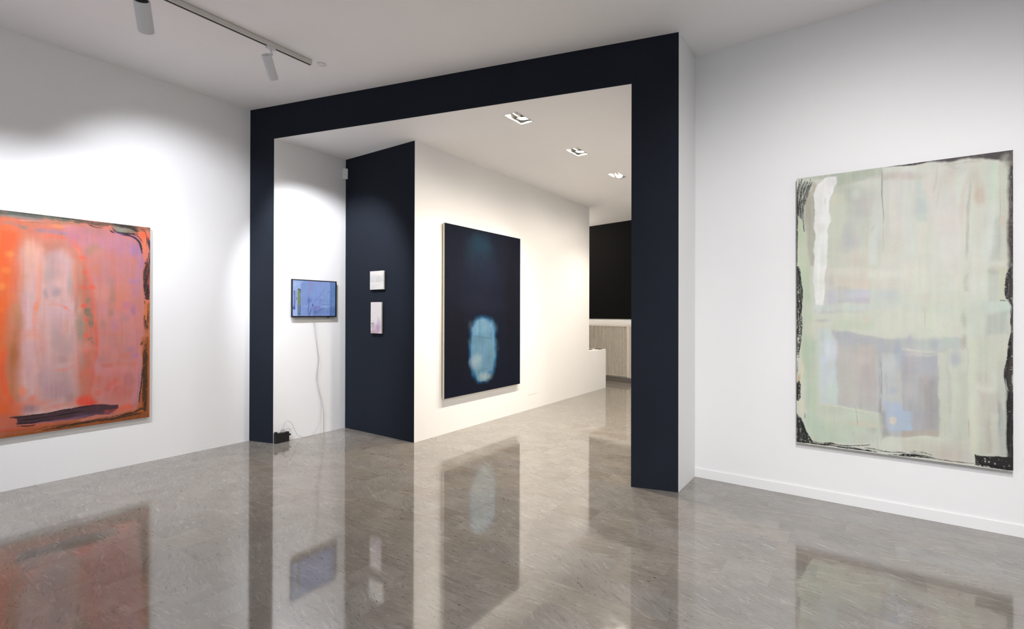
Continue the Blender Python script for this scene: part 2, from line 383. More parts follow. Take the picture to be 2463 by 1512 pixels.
# low return wall at the end of the passage
structure(MB().box(X2 - .55, X2, Y3, Y3B, 0, .72).build('wall_low_return', MAT['white']))
PAINT = {}
PAINT['orange'] = [
 ('P',[(-0.006,-0.122),(1.62,0.015),(1.627,2.031),(0.001,1.854)],(196,112,92),1,0.02,0,0),
 ('P',[(-0.006,-0.009),(0.632,0.096),(0.667,0.517),(0.584,0.908),(0.558,1.292),(0.591,1.617),(0,1.628)],(244,106,14),0.95,0.1,0,0),
 ('P',[(-0.003,0.894),(0.543,0.907),(0.526,1.352),(-0.001,1.459)],(226,100,10),0.6,0.12,0,0),
 ('B',(0.563,0.215),(0.051,0.083),(244,84,24),0.7,1),
 ('B',(0.568,0.33),(0.027,0.025),(255,150,66),0.8,1),
 ('B',(0.541,0.46),(0.025,0.029),(255,150,60),0.8,1),
 ('B',(0.521,0.589),(0.018,0.028),(255,152,55),0.7,1),
 ('B',(0.52,0.767),(0.018,0.025),(255,132,30),0.6,1),
 ('B',(0.592,0.56),(0.032,0.084),(236,98,50),0.6,1),
 ('B',(0.531,0.346),(0.032,0.191),(236,84,14),0.6,1),
 ('B',(0.515,0.811),(0.032,0.191),(222,92,8),0.6,1),
 ('B',(0.689,0.14),(0.129,0.039),(205,120,95),0.6,1),
 ('P',[(-0.006,-0.021),(0.986,-0.005),(1.008,0.048),(0.699,0.04),(-0.006,0.12)],(100,108,96),0.85,0.012,0.35,0.13),
 ('S',[(0.382,0.033),(0.558,0.029),(0.665,0.042),(0.777,0.044)],0.017,(120,122,124),0.7,0.3,0.3),
 ('S',[(0.512,0.049),(0.651,0.037),(0.723,0.043)],0.022,(205,128,90),0.7,0.2,0.3),
 ('S',[(0.604,0.064),(0.777,0.051)],0.009,(196,160,150),0.8,0.3,0.3),
 ('S',[(0.424,0.038),(0.604,0.016),(0.738,0.014),(0.879,0.015)],0.02,(92,104,90),0.7,0.3,0.3),
 ('S',[(0.513,0.107),(0.567,0.093),(0.665,0.117)],0.03,(128,128,126),0.6,0.2,0.3),
 ('S',[(0.627,0.119),(0.665,0.117)],0.027,(122,122,110),0.7,0.1,0.3),
 ('S',[(0.67,0.103),(0.808,0.073),(0.986,0.044)],0.048,(208,122,88),0.75,0.15,0.3),
 ('S',[(0.818,0.082),(0.89,0.079)],0.03,(225,135,85),0.8,0.1,0.3),
 ('S',[(0.818,0.045),(0.986,0.03)],0.025,(168,110,76),0.7,0.4,0.3),
 ('S',[(0.699,0.132),(0.778,0.131),(0.901,0.129),(0.986,0.142)],0.034,(150,120,142),0.75,0.1,0.3),
 ('S',[(0.869,0.136),(0.917,0.137)],0.018,(128,116,134),0.8,0.1,0.3),
 ('S',[(0.714,0.13),(0.758,0.127)],0.02,(134,120,128),0.8,0.1,0.3),
 ('S',[(0.901,0.156),(0.986,0.17)],0.049,(172,118,142),0.7,0,0.8),
 ('P',[(0.628,0.207),(0.748,0.165),(0.933,0.204),(0.987,0.289),(1.005,0.848),(0.959,1.681),(0.657,1.694),(0.576,1.422),(0.565,0.908),(0.596,0.392)],(206,132,108),0.85,0.06,0,0),
 ('S',[(0.738,0.187),(0.818,0.167),(0.89,0.175),(0.938,0.21),(0.976,0.269)],0.023,(224,104,74),0.8,0.05,0.8),
 ('P',[(0.748,0.225),(0.911,0.186),(0.944,0.265),(0.88,0.299),(0.758,0.298)],(184,120,98),0.7,0.04,0,0),
 ('P',[(0.652,0.295),(0.709,0.25),(0.778,0.336),(0.88,0.272),(0.933,0.363),(0.956,0.639),(0.989,0.918),(0.974,1.335),(0.959,1.646),(0.783,1.677),(0.656,1.603),(0.622,1.234),(0.639,0.844),(0.652,0.518)],(212,168,162),0.95,0.05,0,0),
 ('B',(0.7,0.29),(0.053,0.073),(226,162,138),0.8,1),
 ('B',(0.69,0.423),(0.054,0.158),(222,166,148),0.7,1),
 ('B',(0.71,0.58),(0.045,0.133),(216,170,166),0.6,1),
 ('B',(0.824,0.359),(0.057,0.074),(178,146,140),0.8,1),
 ('B',(0.809,0.475),(0.056,0.061),(174,148,146),0.8,1),
 ('B',(0.902,0.407),(0.047,0.11),(202,164,164),0.7,1),
 ('B',(0.78,0.638),(0.015,0.04),(166,144,148),0.8,1),
 ('B',(0.84,0.615),(0.031,0.041),(166,144,150),0.8,1),
 ('B',(0.81,0.576),(0.03,0.041),(192,160,164),0.6,1),
 ('B',(0.934,0.571),(0.021,0.11),(178,158,152),0.7,1),
 ('B',(0.667,0.654),(0.039,0.033),(200,166,160),0.6,1),
 ('B',(0.851,0.778),(0.084,0.082),(208,172,176),0.7,1),
 ('B',(0.673,0.812),(0.043,0.157),(222,176,182),0.7,1),
 ('S',[(0.744,0.339),(0.739,0.513),(0.735,0.679),(0.721,0.759),(0.711,0.858),(0.707,0.977)],0.029,(232,140,104),0.6,0.05,0.9),
 ('S',[(0.723,0.699),(0.718,0.779)],0.029,(238,136,92),0.7,0,0.9),
 ('S',[(0.78,0.732),(0.841,0.721),(0.898,0.747),(0.935,0.799)],0.024,(226,142,124),0.6,0.05,0.9),
 ('B',(0.895,0.751),(0.013,0.013),(238,128,104),0.8,1),
 ('S',[(0.565,0.908),(0.588,0.747),(0.62,0.779),(0.612,0.909)],0.039,(196,136,92),0.6,0.05,0.9),
 ('B',(0.625,0.844),(0.029,0.085),(190,128,84),0.7,1),
 ('S',[(0.944,0.362),(0.96,0.5),(0.95,0.605),(0.94,0.709)],0.02,(220,132,108),0.6,0,0.9),
 ('B',(0.967,0.708),(0.013,0.098),(170,130,112),0.7,1),
 ('P',[(0.561,0.928),(0.626,0.904),(0.627,1.216),(0.609,1.486),(0.558,1.427),(0.548,1.106)],(190,116,72),0.8,0.04,0,0),
 ('B',(0.585,1.128),(0.032,0.097),(176,106,58),0.8,1),
 ('S',[(0.543,1.042),(0.535,1.208),(0.544,1.362),(0.577,1.481),(0.605,1.537)],0.029,(244,84,28),0.8,0.05,0.9),
 ('P',[(-0.002,1.127),(0.526,1.207),(0.544,1.425),(0.605,1.543),(0.545,1.643),(0,1.579)],(206,78,14),0.6,0.08,0,0),
 ('B',(0.692,0.965),(0.054,0.046),(230,148,124),0.7,1),
 ('B',(0.678,1.069),(0.044,0.079),(214,162,166),0.7,1),
 ('B',(0.761,1.054),(0.03,0.08),(220,152,142),0.6,1),
 ('B',(0.842,0.963),(0.036,0.122),(186,152,152),0.8,1),
 ('B',(0.888,1.081),(0.069,0.103),(182,148,148),0.8,1),
 ('B',(0.873,1.183),(0.037,0.034),(176,136,132),0.7,1),
 ('B',(0.787,1.216),(0.061,0.081),(190,150,150),0.6,1),
 ('B',(0.772,1.335),(0.056,0.087),(178,144,152),0.7,1),
 ('B',(0.884,1.334),(0.064,0.109),(176,140,142),0.7,1),
 ('B',(0.854,1.453),(0.115,0.082),(174,134,140),0.8,1),
 ('B',(0.674,1.233),(0.053,0.079),(212,158,156),0.7,1),
 ('S',[(0.832,1.254),(0.868,1.267),(0.921,1.262),(0.963,1.217)],0.022,(222,132,112),0.7,0.05,0.9),
 ('B',(0.699,1.479),(0.034,0.026),(232,120,92),0.8,1),
 ('B',(0.639,1.412),(0.019,0.039),(240,128,88),0.7,1),
 ('B',(0.714,1.521),(0.099,0.026),(222,128,100),0.7,1),
 ('B',(0.685,1.559),(0.058,0.03),(158,118,126),0.8,1),
 ('B',(0.927,1.511),(0.026,0.048),(166,124,118),0.7,1),
 ('B',(0.619,1.552),(0.033,0.039),(226,104,58),0.7,1),
 ('B',(0.854,1.562),(0.105,0.02),(214,116,96),0.6,1),
 ('P',[(0,1.494),(0.572,1.596),(0.992,1.681),(0.992,1.737),(0.518,1.714),(0,1.692)],(188,96,72),0.8,0.03,0,0),
 ('B',(0.545,1.63),(0.06,0.038),(204,102,72),0.7,1),
 ('B',(0.555,1.702),(0.074,0.016),(214,72,36),0.8,1),
 ('B',(0.774,1.703),(0.086,0.021),(210,84,50),0.8,1),
 ('B',(0.638,1.705),(0.057,0.017),(204,88,48),0.7,1),
 ('P',[(0.958,0.208),(1.101,0.149),(1.363,0.117),(1.446,0.213),(1.462,0.929),(1.451,1.614),(1.369,1.662),(1.13,1.625),(1.089,1.49),(1.121,0.921),(1.075,0.565),(1.013,0.357)],(202,128,124),0.95,0.035,0,0),
 ('P',[(0.904,0.056),(1.211,0.07),(1.389,0.114),(1.44,0.26),(1.302,0.288),(1.125,0.232),(0.905,0.228)],(186,124,140),0.75,0.05,0,0),
 ('B',(1.084,0.087),(0.092,0.036),(166,116,112),0.7,1),
 ('B',(1.314,0.197),(0.126,0.082),(190,124,142),0.7,1),
 ('B',(1.395,0.226),(0.058,0.061),(166,120,166),0.8,1),
 ('B',(1.434,0.344),(0.017,0.053),(164,112,176),0.8,1),
 ('B',(1.415,0.436),(0.032,0.152),(192,128,152),0.7,1),
 ('B',(1.085,0.237),(0.034,0.042),(160,126,108),0.8,1),
 ('B',(1.062,0.267),(0.034,0.029),(168,130,108),0.7,1),
 ('B',(1.108,0.277),(0.045,0.05),(200,132,118),0.6,1),
 ('B',(1.097,0.421),(0.051,0.05),(206,124,100),0.8,1),
 ('B',(1.166,0.416),(0.023,0.087),(194,138,138),0.7,1),
 ('B',(1.201,0.53),(0.03,0.058),(174,130,126),0.8,1),
 ('B',(1.213,0.675),(0.022,0.095),(158,126,106),0.8,1),
 ('B',(1.202,0.792),(0.018,0.044),(158,120,106),0.7,1),
 ('B',(1.137,0.612),(0.053,0.079),(212,140,120),0.7,1),
 ('B',(1.279,0.63),(0.061,0.103),(210,126,104),0.8,1),
 ('B',(1.315,0.376),(0.087,0.082),(196,126,132),0.6,1),
 ('B',(1.28,0.733),(0.079,0.044),(214,120,104),0.7,1),
 ('B',(1.384,0.506),(0.038,0.023),(172,122,156),0.8,1),
 ('B',(1.39,0.596),(0.019,0.045),(176,118,156),0.8,1),
 ('B',(1.378,0.777),(0.023,0.045),(170,112,146),0.8,1),
 ('B',(1.328,0.725),(0.044,0.03),(186,118,138),0.7,1),
 ('B',(1.317,0.852),(0.037,0.044),(170,122,124),0.6,1),
 ('B',(1.15,0.771),(0.034,0.043),(196,128,140),0.6,1),
 ('B',(1.156,0.893),(0.023,0.043),(166,120,104),0.7,1),
 ('S',[(0.926,0.115),(0.958,0.208),(0.996,0.288),(1.041,0.425),(1.069,0.551),(1.084,0.671),(1.092,0.778),(1.099,0.935)],0.021,(232,104,80),0.85,0.05,0.8),
 ('S',[(0.947,0.237),(0.991,0.288),(1.018,0.356)],0.028,(222,142,112),0.5,0.05,0.9),
 ('B',(1.013,0.325),(0.023,0.018),(230,86,60),0.9,1),
 ('B',(1.027,0.447),(0.023,0.018),(230,86,60),0.9,1),
 ('B',(1.011,0.578),(0.023,0.018),(230,86,60),0.9,1),
 ('B',(1.012,0.729),(0.023,0.018),(230,86,60),0.9,1),
 ('B',(1.029,0.856),(0.023,0.018),(230,86,60),0.9,1),
 ('B',(1.078,0.568),(0.023,0.019),(230,86,60),0.9,1),
 ('B',(1.029,0.348),(0.034,0.028),(214,120,92),0.7,1),
 ('S',[(0.999,0.4),(1.003,0.568),(1.003,0.736)],0.015,(186,128,92),0.7,0.1,0.9),
 ('B',(0.992,0.47),(0.021,0.112),(196,140,116),0.6,1),
 ('B',(1.044,0.683),(0.015,0.025),(134,124,96),0.9,1),
 ('S',[(1.048,0.75),(1.042,0.785),(1.062,0.821)],0.043,(112,112,90),0.95,0.05,0.5),
 ('S',[(1.067,0.799),(1.07,0.906)],0.038,(122,116,96),0.9,0.05,0.5),
 ('B',(0.993,0.869),(0.027,0.084),(170,142,126),0.7,1),
 ('P',[(1.388,-0.014),(1.517,-0.002),(1.511,0.93),(1.462,0.929),(1.453,0.319),(1.427,0.155)],(222,120,84),0.9,0.02,0,0),
 ('B',(1.446,0.069),(0.039,0.053),(236,100,60),0.85,1),
 ('B',(1.466,0.166),(0.026,0.061),(230,124,92),0.7,1),
 ('B',(1.491,0.025),(0.026,0.03),(172,134,112),0.8,1),
 ('B',(1.479,0.271),(0.026,0.062),(206,120,116),0.6,1),
 ('P',[(0.957,0.003),(1.517,-0.002),(1.514,0.029),(1.414,0.043),(1.205,0.027),(0.957,0.031)],(150,98,76),0.8,0.012,0.3,0.11),
 ('P',[(1.199,0.017),(1.326,0.006),(1.401,0.052),(1.326,0.08),(1.241,0.077)],(112,108,92),0.85,0.01,0.25,0.2),
 ('B',(1.277,0.046),(0.049,0.016),(136,138,124),0.8,1),
 ('S',[(1.211,0.041),(1.247,0.072),(1.314,0.075),(1.401,0.071)],0.009,(44,34,44),0.95,0.2,0.3),
 ('S',[(1.313,0.008),(1.357,0.028),(1.395,0.053)],0.01,(38,32,34),0.9,0.3,0.3),
 ('S',[(1.199,0.064),(1.229,0.078)],0.017,(50,40,46),0.9,0.3,0.3),
 ('S',[(1.193,0.014),(1.277,0.006),(1.326,0.008)],0.016,(40,32,34),0.85,0.4,0.3),
 ('S',[(1.05,0.038),(1.101,0.052),(1.141,0.054)],0.009,(50,40,40),0.8,0.4,0.3),
 ('S',[(1.078,0.038),(1.124,0.013),(1.193,0.007)],0.019,(84,72,58),0.7,0.5,0.3),
 ('S',[(0.957,0.031),(0.99,0.031)],0.007,(50,40,40),0.7,0.4,0.3),
 ('S',[(1.229,0.078),(1.302,0.087),(1.363,0.091),(1.401,0.12),(1.427,0.17)],0.015,(150,108,172),0.8,0.15,0.3),
 ('S',[(1.277,0.094),(1.338,0.094),(1.389,0.121),(1.42,0.163),(1.437,0.245)],0.008,(54,40,60),0.95,0.2,0.3),
 ('S',[(1.363,0.079),(1.407,0.096),(1.446,0.152)],0.006,(54,38,42),0.8,0.3,0.3),
 ('S',[(1.401,-0.009),(1.471,-0.003),(1.511,0.006)],0.007,(60,42,36),0.8,0.4,0.3),
 ('S',[(1.42,0.011),(1.465,0.059),(1.472,0.18)],0.006,(90,52,44),0.7,0.4,0.3),
 ('S',[(1.478,0.088),(1.501,0.162),(1.508,0.238),(1.495,0.331)],0.009,(58,50,74),0.95,0.15,0.3),
 ('S',[(1.495,0.239),(1.482,0.363),(1.473,0.471),(1.467,0.593)],0.026,(58,40,46),0.85,0.5,0.3),
 ('S',[(1.479,0.363),(1.473,0.547),(1.48,0.662)],0.035,(70,46,48),0.7,0.6,0.3),
 ('S',[(1.461,0.655),(1.497,0.665)],0.016,(60,42,46),0.8,0.3,0.3),
 ('S',[(1.456,0.334),(1.473,0.337)],0.008,(40,30,30),0.9,0.2,0.3),
 ('S',[(1.458,0.685),(1.46,0.712)],0.006,(40,30,30),0.9,0.2,0.3),
 ('P',[(1.456,0.7),(1.51,0.684),(1.506,1.007),(1.459,1.005)],(202,110,52),0.8,0.012,0,0),
 ('S',[(1.497,0.684),(1.488,0.853),(1.485,0.945)],0.017,(66,44,36),0.8,0.4,0.3),
 ('S',[(1.461,0.815),(1.462,0.945)],0.012,(60,36,30),0.8,0.4,0.3),
 ('S',[(1.508,0.684),(1.505,0.93)],0.011,(222,128,30),0.8,0.1,0.3),
 ('B',(0.993,0.94),(0.028,0.105),(150,134,114),0.8,1),
 ('B',(1.005,1.207),(0.017,0.077),(170,138,126),0.8,1),
 ('B',(1.021,1.081),(0.044,0.043),(206,140,126),0.6,1),
 ('S',[(1.059,0.857),(1.073,0.885),(1.07,0.921)],0.036,(116,108,90),0.8,0.1,0.5),
 ('S',[(1.043,1.019),(1.065,1.009),(1.079,0.999)],0.022,(112,108,92),0.85,0.2,0.5),
 ('B',(1.074,1.042),(0.011,0.018),(128,116,100),0.8,1),
 ('B',(1.035,0.987),(0.016,0.018),(236,90,64),0.9,1),
 ('B',(1.027,1.117),(0.014,0.017),(232,104,84),0.8,1),
 ('B',(1.036,1.301),(0.027,0.042),(212,106,74),0.7,1),
 ('S',[(1.096,0.843),(1.102,0.972),(1.106,1.072),(1.104,1.165),(1.094,1.228)],0.018,(230,84,62),0.85,0.05,0.8),
 ('S',[(1.094,1.228),(1.08,1.341),(1.067,1.424),(1.045,1.506)],0.022,(214,96,76),0.8,0.05,0.8),
 ('S',[(1.11,0.965),(1.329,0.987)],0.034,(206,112,92),0.5,0.05,0.9),
 ('S',[(1.01,1.091),(1.233,1.108)],0.036,(216,116,106),0.5,0.05,0.9),
 ('B',(1.215,1.026),(0.06,0.059),(186,124,108),0.5,1),
 ('B',(1.367,0.995),(0.037,0.12),(204,132,130),0.6,1),
 ('B',(1.244,0.903),(0.036,0.044),(184,120,140),0.6,1),
 ('B',(1.361,1.115),(0.044,0.03),(178,122,140),0.8,1),
 ('B',(1.392,1.185),(0.026,0.03),(172,112,152),0.9,1),
 ('B',(1.318,1.18),(0.037,0.029),(206,112,92),0.7,1),
 ('B',(1.151,1.204),(0.041,0.022),(178,120,124),0.6,1),
 ('S',[(1.14,1.257),(1.227,1.254)],0.044,(198,96,80),0.8,0.1,0.6),
 ('S',[(1.227,1.246),(1.33,1.251)],0.037,(202,114,84),0.7,0.1,0.7),
 ('B',(1.246,1.314),(0.097,0.037),(208,128,132),0.7,1),
 ('B',(1.117,1.28),(0.023,0.043),(206,134,138),0.7,1),
 ('B',(1.38,1.267),(0.032,0.03),(206,112,92),0.8,1),
 ('B',(1.331,1.396),(0.037,0.06),(166,104,116),0.8,1),
 ('B',(1.117,1.373),(0.029,0.043),(206,112,80),0.7,1),
 ('B',(1.222,1.414),(0.121,0.117),(200,96,82),0.5,1),
 ('S',[(1.17,1.48),(1.216,1.413),(1.27,1.375)],0.044,(212,88,74),0.6,0.1,0.9),
 ('S',[(1.228,1.495),(1.258,1.44)],0.029,(202,88,74),0.7,0.1,0.9),
 ('B',(1.118,1.488),(0.024,0.026),(222,82,66),0.9,1),
 ('B',(1.282,1.524),(0.093,0.081),(196,104,94),0.7,1),
 ('B',(1.101,1.471),(0.034,0.043),(206,124,104),0.5,1),
 ('B',(1.028,1.532),(0.056,0.043),(228,64,36),0.9,1),
 ('B',(1.062,1.573),(0.05,0.028),(224,52,28),0.9,1),
 ('B',(0.995,1.542),(0.022,0.028),(232,70,40),0.8,1),
 ('S',[(1.405,1.223),(1.4,1.464),(1.388,1.613)],0.046,(198,124,136),0.8,0.05,0.7),
 ('S',[(1.425,1.27),(1.416,1.542),(1.394,1.622),(1.332,1.672)],0.03,(176,118,126),0.8,0.05,0.5),
 ('B',(1.307,1.646),(0.068,0.03),(226,88,52),0.8,1),
 ('P',[(1.436,1.013),(1.511,1.001),(1.501,1.776),(0.522,1.804),(0.522,1.734),(0.964,1.718),(1.259,1.705),(1.394,1.675),(1.432,1.544),(1.447,1.242)],(178,88,28),0.92,0.012,0,0),
 ('S',[(1.455,0.907),(1.457,1.243),(1.444,1.47)],0.025,(196,112,62),0.6,0.2,0.3),
 ('S',[(1.504,0.939),(1.5,1.553),(1.494,1.752)],0.023,(202,106,20),0.8,0.1,0.3),
 ('S',[(1.471,0.862),(1.476,0.984)],0.017,(54,36,36),0.85,0.5,0.3),
 ('S',[(1.43,1.089),(1.44,1.063)],0.015,(50,30,34),0.8,0.3,0.3),
 ('S',[(1.482,1.015),(1.475,1.091),(1.466,1.205)],0.014,(84,54,34),0.8,0.4,0.3),
 ('S',[(1.441,1.317),(1.432,1.468),(1.419,1.618)],0.008,(44,28,34),0.9,0.2,0.3),
 ('S',[(1.466,1.289),(1.467,1.472),(1.464,1.625),(1.465,1.701)],0.03,(66,46,26),0.9,0.3,0.7),
 ('S',[(1.382,1.695),(1.432,1.665),(1.478,1.672),(1.484,1.712)],0.011,(58,38,26),0.8,0.3,0.3),
 ('S',[(1.046,1.733),(1.188,1.722),(1.283,1.716),(1.369,1.723),(1.426,1.71)],0.027,(72,52,28),0.8,0.45,0.6),
 ('S',[(1.395,1.757),(1.433,1.722)],0.008,(40,26,22),0.9,0.1,0.3),
 ('S',[(0.858,1.733),(0.964,1.732),(1.051,1.726)],0.009,(48,32,24),0.8,0.4,0.3),
 ('S',[(0.61,1.68),(0.671,1.691),(0.719,1.69)],0.007,(40,26,28),0.85,0.3,0.3),
 ('S',[(0.681,1.729),(0.734,1.723),(0.804,1.719),(0.992,1.726)],0.008,(50,34,24),0.8,0.3,0.3),
 ('P',[(0.147,1.706),(0.992,1.688),(0.992,1.778),(0.147,1.793)],(150,80,20),0.55,0.02,0,0),
 ('P',[(0.147,1.782),(0.987,1.753),(0.987,1.774),(0.147,1.805)],(86,50,24),0.6,0.008,0,0),
 ('P',[(0.566,1.611),(0.671,1.603),(0.823,1.605),(0.991,1.59),(1.125,1.589),(1.254,1.604),(1.26,1.638),(1.183,1.677),(0.992,1.684),(0.824,1.682),(0.671,1.672),(0.607,1.663),(0.605,1.624)],(74,46,54),0.95,0.006,0,0),
 ('S',[(0.685,1.668),(0.824,1.682),(0.992,1.674),(1.097,1.67)],0.018,(140,92,122),0.75,0.3,0.3),
 ('S',[(0.61,1.641),(0.824,1.638),(1.013,1.628)],0.01,(30,20,22),0.9,0.3,0.3),
 ('S',[(0.605,1.66),(0.671,1.668),(0.824,1.665)],0.008,(34,22,24),0.9,0.2,0.3),
 ('S',[(0.573,1.613),(0.823,1.608),(0.992,1.593),(1.125,1.592)],0.007,(30,20,22),0.9,0.25,0.3),
 ('S',[(0.959,1.654),(1.125,1.668),(1.23,1.678)],0.021,(88,64,88),0.7,0.4,0.3),
 ('S',[(1.154,1.658),(1.254,1.659)],0.03,(196,72,62),0.6,0.4,0.3),
 ('P',[(-0.006,-0.043),(0.512,-0.008),(0.747,-0.008),(1.007,-0.008),(1.008,0.023),(0.748,0.029),(0.512,0.037),(-0.006,0.013)],(84,92,82),0.9,0.01,0,0),
 ('S',[(0.382,0.002),(0.651,0.001),(0.848,0.003),(1.119,0.007)],0.011,(44,44,40),0.7,0.3,0.3),
 ('S',[(0.512,0.04),(0.632,0.037),(0.758,0.044)],0.019,(126,128,126),0.75,0.2,0.3),
 ('S',[(0.651,0.07),(0.848,0.054),(1.008,0.041)],0.018,(150,112,84),0.7,0.3,0.3),
 ('P',[(0.957,0.001),(1.193,-0.002),(1.401,-0.003),(1.401,0.022),(1.193,0.029),(0.957,0.029)],(88,72,58),0.75,0.008,0,0),
 ('S',[(1.056,0.03),(1.124,0.033),(1.193,0.014)],0.028,(70,64,54),0.7,0.4,0.3),
 ('S',[(1.277,0.013),(1.351,0.021),(1.401,0.044)],0.026,(46,42,40),0.8,0.35,0.3),
 ('S',[(1.223,0.01),(1.277,0.008),(1.338,0.012)],0.022,(48,44,42),0.75,0.3,0.3),
 ('S',[(1.241,0.077),(1.326,0.086),(1.389,0.114),(1.427,0.17),(1.439,0.245)],0.009,(48,36,54),0.9,0.1,0.3),
 ('S',[(1.47,0.104),(1.495,0.178),(1.502,0.269),(1.486,0.363)],0.011,(60,46,66),0.85,0.2,0.3),
 ('P',[(1.457,0.319),(1.504,0.307),(1.497,0.669),(1.46,0.67)],(96,58,52),0.55,0.014,0,0),
 ('S',[(1.478,0.348),(1.472,0.471),(1.475,0.608),(1.48,0.662)],0.034,(46,30,36),0.85,0.35,0.3),
 ('S',[(1.503,0.684),(1.498,0.93),(1.495,1.084)],0.02,(196,112,40),0.7,0.1,0.3),
 ('P',[(1.449,1.044),(1.503,1.039),(1.496,1.744),(1.445,1.728),(1.456,1.471)],(150,80,28),0.7,0.012,0,0),
 ('S',[(1.469,1.091),(1.463,1.319),(1.465,1.548),(1.465,1.693)],0.026,(58,38,24),0.8,0.25,0.3),
 ('P',[(0.522,1.753),(0.964,1.733),(1.259,1.721),(1.445,1.705),(1.497,1.744),(1.497,1.771),(0.522,1.804)],(138,74,22),0.75,0.01,0,0),
 ('S',[(0.757,1.741),(1.018,1.728),(1.247,1.725),(1.433,1.711)],0.016,(54,36,22),0.8,0.35,0.3),
 ('S',[(1.283,1.709),(1.369,1.701),(1.445,1.675),(1.471,1.694)],0.012,(60,40,24),0.8,0.2,0.3),
]
